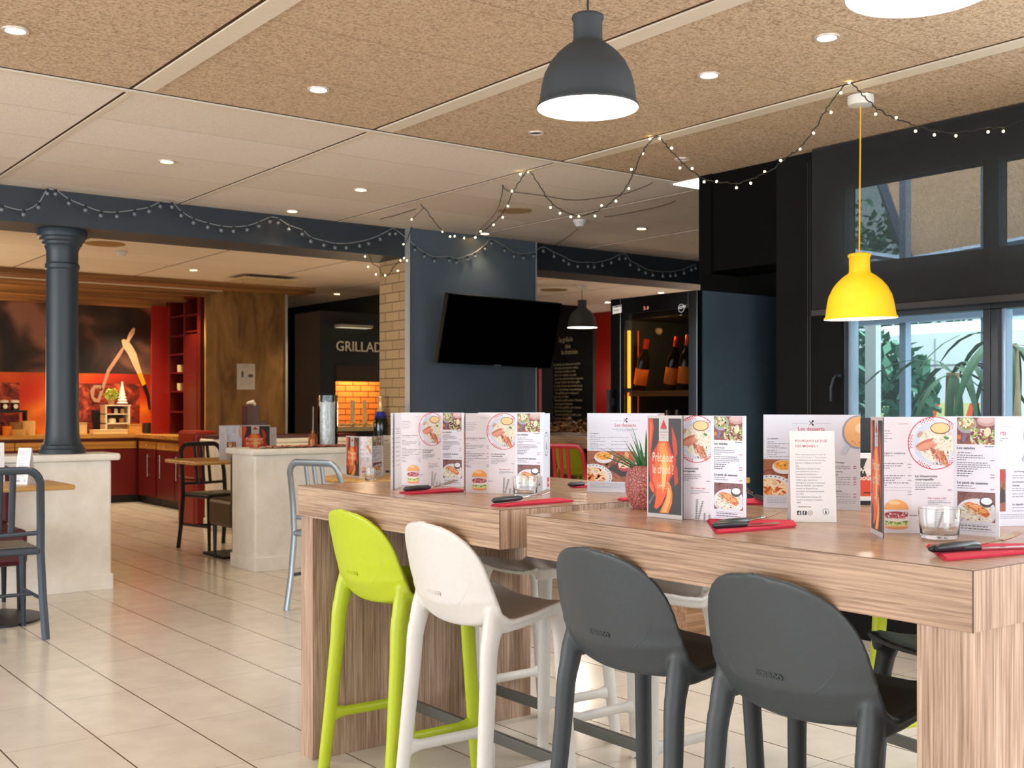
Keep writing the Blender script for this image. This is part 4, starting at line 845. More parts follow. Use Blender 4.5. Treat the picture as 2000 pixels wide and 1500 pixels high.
# dessert spread (two leaves wide; units 0..1 over 0.245)
A = Art(lambda x: x*0.245, lambda y: y*0.245)
A.rect(0, 0, 1, 1, 'dfe3f2'); A.rect(0.5, 0, 1, 1, 'dcdce9')
A.rect(0.30, 0.905, 0.46, 0.907, '6f8a88'); A.rect(0.54, 0.905, 0.70, 0.907, '6f8a88')
for a in (0.8, -0.8): 
    c_, s_ = math.cos(a), math.sin(a); A.poly([(0.5+x*c_-y*s_, 0.912+x*s_+y*c_) for x, y in ((-0.032, -0.003), (0.012, -0.003), (0.016, -0.009), (0.036, -0.009), (0.036, 0.009), (0.016, 0.009), (0.012, 0.003), (-0.032, 0.003))], '1f2a2c')
A.text(0.5, 0.83, 'Les desserts', 0.0115*1.25, 'b82848', align='CENTER', bold=0.0001, sx=0.95); A.lines(0.34, 0.795, [0.32], 0.02, 0.006, '8a8fa0', R0, 0.03); A.lines(0.40, 0.775, [0.2], 0.02, 0.006, '8a8fa0', R0, 0.03)
A.text(0.04, 0.735, 'Les desserts', 0.0058, '202024', bold=0.00006); A.text(0.78, 0.49, 'Les fromages', 0.0058, '202024', align='CENTER', bold=0.00006); A.text(0.70, 0.395, 'Les boissons', 0.0058, '202024', bold=0.00006); A.text(0.70, 0.362, 'chaudes', 0.0058, '202024', bold=0.00006); A.text(0.70, 0.19, 'Les digestifs', 0.0058, '202024', bold=0.00006)
for y0, ws in ((0.705, [0.08]), (0.685, [0.27]), (0.66, [0.13]), (0.64, [0.21]), (0.613, [0.11]), (0.593, [0.19]), (0.567, [0.1]), (0.545, [0.27])): A.lines(0.04, y0, ws, 0.02, 0.006, '74798a', R0, 0.03)
for y0 in (0.69, 0.64, 0.60, 0.55): A.lines(0.36, y0, [0.18], 0.02, 0.006, '8a8fa0', R0, 0.03); A.rect(0.32, y0, 0.345, y0+0.007, '9a7a90')
for y0 in (0.455, 0.435, 0.34, 0.32, 0.29, 0.265, 0.165, 0.135): A.lines(0.70, y0, [0.2], 0.02, 0.006, '8a8898', R0, 0.03); A.rect(0.93, y0, 0.96, y0+0.008, 'c06078')
A.lines(0.04, 0.105, [0.92, 0.92, 0.92, 0.4], -0.017, 0.005, 'a0a4b4', R0, 0.03)
A.rect(0, 0.135, 0.63, 0.52, '9a5c42'); cl = (0, 0.135, 0.63, 0.52)
A.speck(16, 0, 0.135, 0.63, 0.52, ['7c4430', 'b87456', '8a4e38'], 0.09, R0, None, 0.12); A.poly([(0.27, 0.30), (0.48, 0.42), (0.62, 0.33), (0.63, 0.22), (0.45, 0.2)], '3a3232')
A.ell(0.22, 0.44, 0.125, 0.075, 'e4e2e8', n=28, clip=cl); A.ell(0.22, 0.458, 0.108, 0.05, 'e8a63a', n=28); A.speck(10, 0.12, 0.42, 0.32, 0.5, ['c86a1c', 'f4c860', 'd88a2a'], 0.014, R0, (0.22, 0.458, 0.1, 0.045)); A.ell(0.23, 0.46, 0.012, 0.008, '6a2a14')
A.ell(0.08, 0.19, 0.25, 0.165, 'e6e8f2', n=36, clip=cl)
L = []
for i in range(60):
    a = 2*PI*i/60; x = 0.08+0.225*math.cos(a); y = 0.19+0.148*math.sin(a)
    if 0.005 < x < 0.62 and 0.14 < y < 0.515 and i % 2: L.append([(x-0.008, y-0.006), (x+0.008, y-0.006), (x+0.008, y+0.006), (x-0.008, y+0.006)])
A.polys(L, '4a6484'); A.ell(0.08, 0.2, 0.18, 0.115, 'f4ddb8', n=28, clip=cl); A.speck(14, 0.0, 0.14, 0.24, 0.3, ['e88a3c', 'f2a860', 'c8621e', 'fbe4c0'], 0.045, R0, (0.09, 0.21, 0.16, 0.1), 0.35); A.ell(0.12, 0.26, 0.05, 0.035, 'f6ead6'); A.ell(0.12, 0.262, 0.032, 0.022, 'e2c49a')
A.ell(0.49, 0.34, 0.09, 0.075, 'b0484a', clip=cl); A.ell(0.49, 0.355, 0.078, 0.05, 'f0d8b8'); A.speck(10, 0.42, 0.31, 0.56, 0.4, ['c8384a', 'f8ecd8', 'a85a3a'], 0.02, R0, (0.49, 0.35, 0.07, 0.045), 0.4); A.ell(0.44, 0.49, 0.04, 0.03, 'c04a3a', clip=cl); A.ell(0.52, 0.47, 0.03, 0.045, 'e2a25c', 0.2, clip=cl); A.ell(0.59, 0.46, 0.045, 0.05, 'b83a2c', clip=cl)
cl = (0, 0, 1, 1); A.poly([(0.80, 0.60), (0.845, 0.575), (0.90, 0.67), (0.86, 0.70)], 'c2cadc'); A.ell(0.985, 0.82, 0.165, 0.175, '8a93a8', n=36, clip=cl); A.ell(0.99, 0.822, 0.152, 0.162, 'e9b078', n=36, clip=cl); A.ell(1.0, 0.86, 0.05, 0.05, 'f0d4b0', clip=cl); A.speck(9, 0.88, 0.68, 0.995, 0.8, ['a8602c'], 0.008, R0)
M4 = A.done('menu_print_desserts')
# reverse leaf with round emblem
A = Art(lambda x: x*PW, lambda y: y*PH); A.rect(0, 0, 1, 1, 'dde6f6'); A.ell(0.5, 0.62, 0.30, 0.15, '56687e', n=30); A.ell(0.5, 0.62, 0.27, 0.135, 'e8eef8', n=30); A.ell(0.5, 0.62, 0.22, 0.11, '8a9ab0', n=30); A.ell(0.5, 0.62, 0.20, 0.10, 'e8eef8', n=30); A.poly([(0.44, 0.55), (0.56, 0.55), (0.54, 0.62), (0.5, 0.69), (0.46, 0.62)], '23303e'); A.rect(0.62, 0.08, 0.9, 0.2, 'd8405c'); A.rect(0.68, 0.12, 0.84, 0.15, 'f2d8e0'); M5 = A.done('menu_print_emblem')
A = Art(lambda x: x*PW, lambda y: y*PH); A.rect(0, 0, 1, 1, 'dcd8de'); A.lines(0.15, 0.3, [0.6]*9, 0.06, 0.012, '9a96a2', R0, 0.12); A.rect(0.3, 0.75, 0.7, 0.756, '8a8a92'); M6 = A.done('menu_print_back')
NATW = {M1.name: W1, M2.name: W2, M3.name: W3, M4.name: 0.245}
CARD = plain('card_white', 'e9e7ea', 0.5, var=0.0); CARDE = plain('card_edge_dark', '1c1a1c', 0.6)
def solve(P0, w_, u, near):
    best = None
    for i in range(720):
        a = 2*PI*i/720; P1 = P0+Vector((math.cos(a), math.sin(a), 0))*w_; e = abs(uof(P1)-u)
        dd = (P1-P0).dot(FW)
        if (dd < 0) == near: 
            if best is None or e < best[0]: best = (e, P1)
    return best[1]
def leaf(t, P0, P1, me, name='page', h=PH, sx=1.0, dark=False):
    ex = (P1-P0); w_ = ex.length; ex.normalize(); n = ex.cross(Vector((0, 0, 1)))
    M = frame(P0-t.location, ex, (0, 0, 1)); ws = w_
    o = obj(name, MB().xf(Matrix()).box(0, ws, 0, h, -0.0012, -0.0002).xf(M), CARD, t)
    if me is not None:
        pr = bpy.data.objects.new('print', me); COL.objects.link(pr); pr.parent = o; pr.matrix_local = M @ Matrix.Diagonal((w_/NATW.get(me.name, PW), h/PH, 1, 1)); pr['label'] = 'printed page face'; del pr['label']
    if dark: obj('dark_edge', MB().box(ws, ws+0.0016, 0, h, -0.0014, 0.0002).xf(M), CARDE, o)
    return o
MG = 'menus on the counter tables'; TZ = 0.9105
def menu(label, fold, leaves, group=MG):
    P = onZ(fold[0], fold[1], TZ); t = thing('folded_menu', label, 'menu', P, 0, group); cur = {}
    prev = P
    for (start, w_, u, near, me, dark) in leaves:
        s0 = P if start == 'fold' else prev
        P1 = solve(s0, w_, u, near); leaf(t, s0, P1, me, dark=dark); prev = P1
    return t
# near menu, right edge of the view
menu('folded menu nearest the viewer at right, burger and choucroute pages', (1701, 1040), [('fold', 0.11, 1725, True, M3, True), ('fold', W1+0.002, 1862, True, M1, False), ('prev', W2, 1952, True, M2, False)])
menu('folded menu with flame cover beside the terracotta plant pot', (1264, 1009), [('fold', 0.11, 1333, True, M3, True), ('fold', W1, 1389, True, M1, False), ('prev', W2, 1457, True, M2, False)])
menu('folded menu on left table, second from left, salads page upright', (906, 962), [('fold', 0.1, 908, True, M3, True), ('fold', W1, 1006, True, M1, False), ('prev', W2, 1060, True, M2, False), ('prev', PW*0.7, 1074, False, M5, False)])
menu('leftmost folded menu on the left table showing burger page', (783, 948), [('fold', W1*0.86, 861, True, M1, False), ('prev', W2*0.9, 906, True, M2, False)])
t = thing('folded_menu', 'fanned pages of the menu standing at the far left counter corner', 'menu', onZ(762, 958, TZ), 0, MG)
leaf(t, onZ(764, 957, TZ), onZ(774, 952, TZ), M6); leaf(t, onZ(771, 955, TZ), onZ(784, 951, TZ), M6)
def dessert(label, u0, v0, u1, v1):
    P0 = onZ(u0, v0, TZ); P1 = onZ(u1, v1, TZ); P1 = P0+(P1-P0).normalized()*0.245
    t = thing('dessert_menu', label, 'menu', P0, 0, 'dessert menus'); leaf(t, P0, P1, M4); return t
dessert('dessert menu standing upright left of the terracotta plant pot', 1147, 960, 1322, 965)
dessert('dessert menu with coffee cup picture behind the white tent card', 1491, 991, 1679, 997)
P0 = onZ(1842, 1031, TZ); P1 = P0+(onZ(2040, 1026, TZ)-P0).normalized()*0.245
t = thing('dessert_menu', 'dessert menu behind the nearest menu, cut by right edge', 'menu', P0, 0, 'dessert menus'); leaf(t, P0, P1, M4)
# plain page behind the second menu
t = thing('folded_menu', 'white menu page standing just behind the second menu on left table', 'menu', onZ(934, 948, TZ), 0, MG); leaf(t, onZ(934, 948, TZ), onZ(1064, 946, TZ), M6)
# dark stand with flame card between the dessert menu and the nearest menu
P = onZ(1672, 985, TZ); t = thing('card_stand', 'black card stand with flame card left of the nearest menu', 'card holder', P); Q = onZ(1718, 985, TZ)
M = frame(Vector((0, 0, 0)), Q-P, (0, 0, 1)); w_ = (Q-P).length
obj('stand', MB().box(-0.02, w_, 0.145, 0.235, -0.012, 0).box(-0.02, w_, 0.0, 0.01, -0.03, 0.01).box(-0.02, w_, 0.01, 0.235, -0.016, -0.012).xf(M), BLK, t)
a = obj('flame_card', MB().box(0, w_, 0.01, 0.14, 0, 0.001).xf(M), CARD, t)
AA = Art(); AA.rect(0.004, 0.022, w_, 0.125, '35302f'); AA.poly([(0.004, 0.022), (0.05, 0.022), (0.06, 0.06), (0.04, 0.1), (0.03, 0.08), (0.015, 0.07), (0.004, 0.05)], 'e0502c'); AA.poly([(0.02, 0.1), (0.03, 0.125), (0.06, 0.125), (0.06, 0.09), (0.03, 0.075)], 'e8e2e0'); AA.text(0.006, 0.085, 'Prêt', 0.02, 'f8eee6', bold=0.0006); AA.text(0.006, 0.066, 'pour', 0.02, 'f8eee6', bold=0.0006); AA.rect(0.02, 0.03, 0.05, 0.033, '1c1a1c')
pr = bpy.data.objects.new('print', AA.done('card_print')); COL.objects.link(pr); pr.parent = a; pr.matrix_local = M @ Matrix.Translation((0, 0, 0.0012))
# white tent card
A = Art(); TW, THh = 0.103, 0.212; A.rect(0, 0, TW, THh, 'f6f8fb')
A.text(0.013, 0.186, 'POURQUOI LE DUÉ', 0.0078, 'b84a62', bold=0.0001, space=1.08); A.text(0.013, 0.174, 'DES MOINES ?', 0.0078, 'b84a62', bold=0.0001, space=1.08)
for i, ln in enumerate(["Deux explications pour le nom de", "« Gué des Moines ». Mais provient", "à la fabrication de la bière par des", "Moines à l'Abbaye du Moyen-", "Âge.", "Cependant la brasserie sera", "principalement son nom à", "l'avenue du Commerce.", "Auparavant, se franchissait la", "rivière à gué, comme en", "témoigne le nom de “Commune", "Gué des Moines”, qui reliait le", "chemin de Bloquente au", "monastère de Lesmoines fondé", "en 1104.", "C'est également l'avenue du", "chemin de Braseur à Vesfoire", "1892."]):
    A.text(0.013, 0.155-i*0.0066, ln, 0.0050, '6a7076' if i != 1 else 'b0a4aa')
A.lines(0.016, 0.034, [0.03], 0.01, 0.0015, '202024', R0, 0.003)
for x in (0.014, 0.0265): A.rect(x, 0.016, x+0.0095, 0.0255, '2a3040')
A.text(0.0165, 0.0175, 'd', 0.009, 'f6f8fb', bold=0.0003); A.text(0.0295, 0.0172, 'f', 0.010, 'f6f8fb', bold=0.0004)
A.ell(0.0435, 0.0207, 0.0055, 0.0055, '4a5060', n=20); A.ell(0.0435, 0.0207, 0.0045, 0.0045, 'f6f8fb', n=20); A.ell(0.0435, 0.0207, 0.0025, 0.0025, '4a5060', n=16); A.ell(0.0435, 0.0207, 0.0018, 0.0018, 'f6f8fb', n=16)
A.ell(0.079, 0.024, 0.007, 0.007, '30363e', n=24); A.ell(0.079, 0.024, 0.0062, 0.0062, 'f6f8fb', n=24); A.poly([(0.0775, 0.0195), (0.081, 0.0195), (0.0805, 0.024), (0.079, 0.029), (0.0778, 0.024)], '30363e')
TP = A.done('tent_card_print')
def tent(label, u0, v0, u1, v1, z=TZ, me=TP, w_=TW, h=THh, far=0.035, name='tent_card', group=None):
    P0 = onZ(u0, v0, z); P1 = onZ(u1, v1, z); P1 = P0+(P1-P0).normalized()*w_
    t = thing(name, label, 'card', P0, 0, group); ex = (P1-P0).normalized(); bk = (Vector((0, 0, 1)).cross(ex)); bk = bk if bk.dot(FW) > 0 else -bk
    up = (Vector((0, 0, h)) + bk*far).normalized(); M = frame(Vector((0, 0, 0)), ex, up)
    a = obj('front_leaf', MB().box(0, w_, 0, h, -0.001, -0.0002).xf(M), CARD, t)
    up2 = (Vector((0, 0, h)) - bk*far).normalized(); M2_ = frame(bk*far*2, ex, up2); obj('back_leaf', MB().box(0, w_, 0, h, -0.001, 0).xf(M2_), CARD, t)
    if me is not None:
        pr = bpy.data.objects.new('print', me); COL.objects.link(pr); pr.parent = a; pr.matrix_local = M @ Matrix.Diagonal((w_/TW, h/THh, 1, 1))
    return t
tent('white tent card headed in red capitals in front of the dessert menu', 1545, 1019, 1632, 1020)
tent('small white card on the oak table behind the slat chair', 27, 946, 60, 947, 0.7505, w_=0.09, h=0.20, group=None)
tent('white card at the very left edge of the oak table', -25, 941, 8, 940, 0.7505, w_=0.09, h=0.22)
# menus on the far tables
t = thing('folded_menu', 'menu with flame cover on the round oak table', 'menu', onZ(676, 930, 0.7505), 0, None)
a_, b_, c_, d_ = onZ(676, 930, 0.7505), onZ(702, 934, 0.7505), onZ(726, 934, 0.7505), onZ(747, 930, 0.7505)
leaf(t, a_, b_, M3); leaf(t, b_+Vector((0.004, 0.004, 0)), c_, M1); leaf(t, c_, d_, M2)
A = Art(lambda x: x*PW, lambda y: y*PH); A.rect(0, 0, 1, 1, 'b8ad98'); A.text(0.1, 0.86, 'Un repas', 0.01, '3a342c', bold=0.0003); A.lines(0.1, 0.2, [0.75]*11, 0.055, 0.012, '8a806c', R0, 0.12); A.rect(0.2, 0.06, 0.55, 0.12, '3a342c'); BP = A.done('beige_print')
t = thing('table_card', 'beige printed card behind the menu on the round oak table', 'card', onZ(748, 928, 0.7505)); leaf(t, onZ(748, 928, 0.7505), onZ(772, 928, 0.7505), BP)
zt = 0.8705
def shelfleaf(t, u0, v0, u1, v1, z, me, h): leaf(t, onZ(u0, v0, z), onZ(u1, v1, z), me, h=h)
t = thing('folded_menu', 'flame cover menu lying beyond the cloth on the right half wall', 'menu', onY(470, 893, 8.45)); t.location.z = 0.751
A_ = onY(470, 893, 8.45); 
def vl(u0, u1, y, z, me, h, wide=None):
    P0 = onY(u0, 800, y); P1 = onY(u1, 800, y); P0.z = P1.z = z; leaf(t, P0, P1, me, h=h)
vl(471, 528, 8.45, 0.751, M3, 0.27); vl(443, 471, 8.45, 0.751, M4, 0.27); vl(428, 443, 8.43, 0.751, M6, 0.27); vl(528, 540, 8.5, 0.751, M6, 0.25)
# ---------------------------------------------------------------- glasses
GL = glass('drinking_glass', (0.98, 1, 0.99), 0.0, 1.45); glass0 = None
def tumbler(label, u, v, r=0.039, h=0.062, z=TZ):
    p = onZ(u, v, z); t = thing('tumbler', label, 'glass', p, 0, 'clear glass tumblers')
    o = obj('glass_body', MB().lathe([(0.001, 0.0), (r*0.86, 0.0), (r*0.92, 0.004), (r, h*0.6), (r*1.02, h), (r*0.985, h+0.0005), (r*0.955, h*0.6), (r*0.88, 0.012), (r*0.8, 0.009), (0.001, 0.009)], n=40), GL, t, smooth=True, angle=60); return t
tumbler('clear tumbler before the nearest menu at the right', 1835, 1052, 0.040); tumbler('clear tumbler before the flame cover menu', 1416, 1010, 0.039, 0.06)
tumbler('clear tumbler in front of second menu on left table', 1026, 969, 0.037, 0.058); tumbler('clear tumbler in front of leftmost menu', 888, 945, 0.037, 0.056); tumbler('clear tumbler on the round oak table before its menu', 724, 938, 0.035, 0.07, 0.7505)
# ---------------------------------------------------------------- napkins and cutlery
NAP = plain('napkin_red', 'c21f3e', 0.85, bump=0.2, scale=300); CH = plain('cutlery_steel', 'b8b4ae', 0.18, 1.0); HB = plain('cutlery_handle', '1f262b', 0.38)
def napkin(label, pts, z=TZ, lay=3):
    P = [onZ(u, v, z) for u, v in pts]; c = sum(P, Vector())/len(P); t = thing('napkin', label, 'napkin', c, 0, 'red paper napkins')
    for i in range(lay):
        Q = [(p.x-c.x+0.002*i, p.y-c.y-0.0015*i) for p in P]
        ar = sum(Q[k][0]*Q[(k+1) % len(Q)][1]-Q[(k+1) % len(Q)][0]*Q[k][1] for k in range(len(Q)))
        if ar < 0: Q = Q[::-1]
        obj('fold', MB().prism(Q, Matrix.Translation((0, 0, 0.0018*i)), 0.0014), NAP, t)
    return t
def fork(label, u0, v0, u1, v1, z=0.918):
    a = onZ(u0, v0, z); b = onZ(u1, v1, z); L_ = (b-a).length; ang = math.atan2(b.y-a.y, b.x-a.x); t = thing('fork', label, 'fork', a, ang, 'black handled forks'); k_ = L_/0.2; s_ = min(1.25, max(0.8, k_))
    obj('handle', MB().tube([(0, 0, 0.006), (0.008, 0, 0.007), (0.05, 0, 0.0075), (0.09*k_, 0, 0.0075), (0.1*k_, 0, 0.007)], [0.004, 0.0075, 0.0085, 0.0075, 0.004], 12), HB, t, smooth=True)
    obj('neck', MB().tube([(0.098*k_, 0, 0.007), (0.13*k_, 0, 0.010), (0.15*k_, 0, 0.013)], [(0.003, 0.002), (0.0035, 0.0015), (0.011, 0.001)], 10), CH, t, smooth=True)
    for q in (-1.5, -0.5, 0.5, 1.5): obj('tine', MB().tube([(0.148*k_, q*0.0055, 0.0125), (0.17*k_, q*0.0058, 0.016), (0.2*k_, q*0.006, 0.024)], [0.0021, 0.0019, 0.0011], 6), CH, t, smooth=True)
    return t
def knife(label, u0, v0, u1, v1, z=0.917):
    a = onZ(u0, v0, z); b = onZ(u1, v1, z); L_ = (b-a).length; ang = math.atan2(b.y-a.y, b.x-a.x); t = thing('knife', label, 'knife', a, ang, 'black handled knives')
    obj('handle', MB().tube([(0, 0, 0.006), (0.008, 0, 0.007), (0.05, 0, 0.0075), (L_*0.5, 0, 0.006)], [0.004, 0.0075, 0.0085, 0.0055], 12), HB, t, smooth=True)
    obj('blade', MB().prism([(L_*0.5, -0.006), (L_*0.95, -0.009), (L_, -0.004), (L_*0.98, 0.004), (L_*0.5, 0.005)], Matrix.Translation((0, 0, 0.004)), 0.0012), CH, t); return t
napkin('red napkin folded under the nearest fork at right', [(1808, 1067), (1845, 1096), (2050, 1078), (2030, 1066)])
fork('fork with black handle on the napkin nearest the viewer', 1829, 1078, 1990, 1064); knife('knife half hidden beside the nearest fork', 1815, 1079, 2010, 1071, 0.9155)
napkin('red napkin in front of the flame cover menu', [(1380, 1017), (1398, 1043), (1552, 1030), (1545, 1020)]); fork('fork with black handle in front of the flame cover menu', 1401, 1029, 1520, 1018); knife('knife beside the fork before the flame cover menu', 1392, 1033, 1522, 1025, 0.9155)
napkin('red napkin at the corner of left table', [(957, 988), (985, 990), (1118, 980), (1085, 975)]); fork('fork with black handle at the corner of left table', 962, 983, 1074, 972)
napkin('red napkin before the leftmost menu', [(779, 963), (800, 966), (908, 960), (880, 955)]); fork('fork with black handle before the leftmost menu', 789, 960, 890, 952)
napkin('red napkin at the far edge between two dessert menus', [(1455, 977), (1455, 986), (1500, 986), (1500, 974)]); fork('fork at the far edge between two dessert menus', 1500, 984, 1452, 966)
napkin('dark red napkin left of the plant pot dessert menu', [(1112, 951), (1125, 953), (1160, 951), (1150, 947)]); knife('knife lying left of the plant pot dessert menu', 1110, 950, 1170, 947, 0.9155)
napkin('red napkin on the left table beside the terracotta pot', [(1205, 976), (1215, 979), (1262, 976), (1250, 971)])
# ---------------------------------------------------------------- plant pot
px, py = 2.07, 2.15; pt = thing('potted_succulent', 'spiky green succulent in a terracotta pink embossed pot', 'potted plant', (px, py, TZ))
def pot_mat():
    n = NT('embossed_pot'); mp = n.coords((1, 1, 1)); v = n.n('ShaderNodeTexVoronoi', feature='DISTANCE_TO_EDGE'); v.inputs['Scale'].default_value = 110; n.l(mp, 0, v, 'Vector')
    no = n.noise(mp, 40, 2); mw = n.mix(None, mp.outputs[0], no.outputs[1], 'MIX', 0.02); n.t.links.new(mw.outputs[2], v.inputs['Vector'])
    r = n.ramp(v, 0, [(0.02, '7a3634'), (0.12, 'b66a62')]); n.l(r, 0, n.b, 'Base Color'); n.b.inputs['Roughness'].default_value = 0.35; n.bump(v, 0, 0.9, 0.004); return n.m
obj('pot', MB().lathe([(0.001, 0), (0.034, 0), (0.043, 0.012), (0.053, 0.04), (0.056, 0.062), (0.052, 0.09), (0.043, 0.112), (0.040, 0.113), (0.046, 0.09), (0.046, 0.085), (0.001, 0.085)], n=48), pot_mat(), pt, smooth=True)
obj('soil', MB().lathe([(0.001, 0.092), (0.044, 0.092)], n=20), plain('soil', '2a1e16', 0.95), pt); mb = MB(); rg = random.Random(4)
for i in range(46):
    a = rg.uniform(0, 2*PI); e = rg.uniform(0.35, 1.5); ln = rg.uniform(0.085, 0.14); d = Vector((math.cos(a)*math.cos(e), math.sin(a)*math.cos(e), math.sin(e))); p = Vector((0.012*math.cos(a), 0.012*math.sin(a), 0.095)); sd = Vector((-math.sin(a), math.cos(a), 0)); pts = []
    for q in range(6):
        f = q/5; wd = 0.0052*(1-f)**0.7+0.0003; pts += [p+sd*wd, p-Vector((0, 0, wd*0.7)), p-sd*wd]; d = (d+Vector((math.cos(a)*0.05, math.sin(a)*0.05, -0.02))).normalized(); p = p+d*ln/5
    mb.add(pts, [f for q in range(5) for f in ((3*q, 3*q+1, 3*q+4, 3*q+3), (3*q+1, 3*q+2, 3*q+5, 3*q+4), (3*q+2, 3*q, 3*q+3, 3*q+5))])
obj('leaves', mb, plain('succulent_green', '3f7444', 0.4, var=0.3, scale=30), pt, smooth=True)
# ================================================================ FAIRY LIGHTS AND GLOBE GARLAND
def smooth_path(P, n=6):
    out = []
    for i in range(len(P)-1):
        p0, p1, p2, p3 = P[max(i-1, 0)], P[i], P[i+1], P[min(i+2, len(P)-1)]
        for k_ in range(n):
            t = k_/n; out.append(0.5*((2*p1)+(p2-p0)*t+(2*p0-5*p1+4*p2-p3)*t*t+(3*p1-p0-3*p2+p3)*t**3))
    out.append(P[-1]); return out
z1 = [(10, 1170), (132, 1197), (215, 1157), (265, 1080), (310, 1083), (385, 1135), (477, 1173), (563, 1203), (653, 1207), (752, 1195), (833, 1180), (895, 1152), (960, 1155), (1012, 1203), (1080, 1243), (1160, 1268), (1235, 1285), (1303, 1290), (1380, 1283), (1445, 1262), (1507, 1237), (1552, 1243), (1612, 1280), (1687, 1307), (1735, 1347), (1808, 1368), (1870, 1382), (1933, 1383)]
z2 = [(75, 1383), (150, 1372), (200, 1360), (265, 1335), (318, 1307), (350, 1305), (460, 1395), (512, 1432), (568, 1457), (650, 1455), (690, 1467), (752, 1450), (793, 1433), (850, 1390), (885, 1360), (960, 1400), (1012, 1432), (1065, 1440), (1122, 1430), (1175, 1402), (1235, 1432), (1290, 1455), (1318, 1473), (1368, 1487), (1425, 1487), (1460, 1490), (1505, 1482), (1555, 1467), (1600, 1445), (1635, 1443)]
z3 = [(1125, 870), (1193, 905), (1245, 933), (1302, 950), (1380, 957), (1438, 955), (1480, 950), (1545, 935), (1602, 910), (1635, 898)]
B_ = [(x*0.35, y*0.35) for x, y in z1] + [(650+x*0.35, y*0.35) for x, y in z2] + [(950+x*0.25, 300+y*0.25) for x, y in z3]
GY = 7.205
gl = thing('globe_garland', 'garland of small unlit globe bulbs draped along the slate beam', 'garland', onY(0, 410, GY)); L = gl.location
W = [onY(u, v-8.5, GY)-L for u, v in B_]; obj('wire', MB().tube(smooth_path(W, 4), 0.0032, 5), plain('wire_grey', '8a9092', 0.6), gl)
bm = MB().ball((0, 0, 0), 0.0125, 12, 8).mesh('globe', plain('frosted_globe', '70797d', 0.3), True); sm = MB().lathe([(0.001, 0.03), (0.009, 0.03), (0.010, 0.010)], n=8).mesh('socket', plain('socket_black', '15181b', 0.5))
for i, (u, v) in enumerate(B_):
    p = onY(u, v, GY)-L; b = bpy.data.objects.new('globe_bulb', bm); COL.objects.link(b); b.parent = gl; b.location = p
    c = bpy.data.objects.new('socket', sm); COL.objects.link(c); c.parent = b
# fairy lights: clipped to the ceiling, sagging between clips. pixel, height
def strand(label, pts, leds, wcol='1c1c14', lit=True, r=0.0028):
    P = [onZ(u, v, z) for u, v, z in pts]; t = thing('fairy_lights', label, 'string lights', P[0]); L = t.location; Q = smooth_path([p-L for p in P], 7)
    rg = random.Random(len(pts)); Q = [q+Vector((rg.uniform(-1, 1), rg.uniform(-1, 1), rg.uniform(-1, 1)))*0.004 for q in Q]
    obj('wire', MB().tube(Q, r, 5), plain('wire_'+wcol, wcol, 0.7), t)
    for (u, v) in leds:
        best = min(Q, key=lambda q: (lambda a: (a[0]-u)**2+(a[1]-v)**2)(px_(q+L))); d = (best+L-EYE).dot(FW); p = EYE+ray(u, v)*d-L
        if p.z+L.z > H-0.008: p.z = H-0.008-L.z
        o = bpy.data.objects.new('led', LEDM); COL.objects.link(o); o.parent = t; o.location = p
        obj('twig', MB().tube([best, p], 0.0018, 4), plain('wire_'+wcol, wcol, 0.7), t)
    return t
def px_(p): d = p-EYE; k_ = d.dot(FW); return (1000+FPX*d.dot(RT)/k_, VH-FPX*d.z/k_)
LEDM = MB().ball((0, 0, 0), 0.0052, 8, 6).mesh('led', emis('led_warm', 'ffe9a0', 14))
def c2(l): return [(650+x*0.35, y*0.35) for x, y in l]
def c3(l): return [(1300+x*0.35, y*0.35) for x, y in l]
hz = H-0.010
def drop(u, v, y):  # height of a hanging point whose plan position lies on the line of clips
    return onY(u, v, y).z
# every clip sits on the ceiling; the hanging points between two clips lie in the vertical plane through them
def swag(c0, c1, mids):
    A_ = onZ(c0[0], c0[1], hz); B__ = c1 if isinstance(c1, Vector) else onZ(c1[0], c1[1], hz); n = Vector((B__.y-A_.y, A_.x-B__.x, 0)); out = []
    for u, v in mids:
        r = ray(u, v); s_ = n.dot(A_-EYE)/n.dot(r); p = EYE+r*s_; out.append((u, v, min(hz, p.z)))
    return [(c0[0], c0[1], hz)]+out
pts = [(c2([(410, 1290)])[0]+(hz-0.03,))]
cl_ = [(822, 399), (1030, 335), (1282, 267), (1657, 163), (2080, 215)]
m_ = [[(840, 420), (858, 445), (880, 459), (905, 464), (935, 458), (965, 434), (985, 410), (1004, 372)],
      [(1048, 352), (1065, 382), (1085, 402), (1110, 417), (1140, 421), (1165, 413), (1190, 398), (1218, 372), (1238, 337), (1256, 295)],
      [(1300, 282), (1318, 303), (1345, 328), (1375, 350), (1400, 355), (1440, 358), (1475, 347), (1510, 330), (1540, 305), (1565, 286), (1592, 250), (1620, 205)],
      [(1690, 190), (1712, 212), (1750, 232), (1790, 246), (1830, 256), (1867, 260), (1920, 251), (1960, 248), (2000, 234)]]
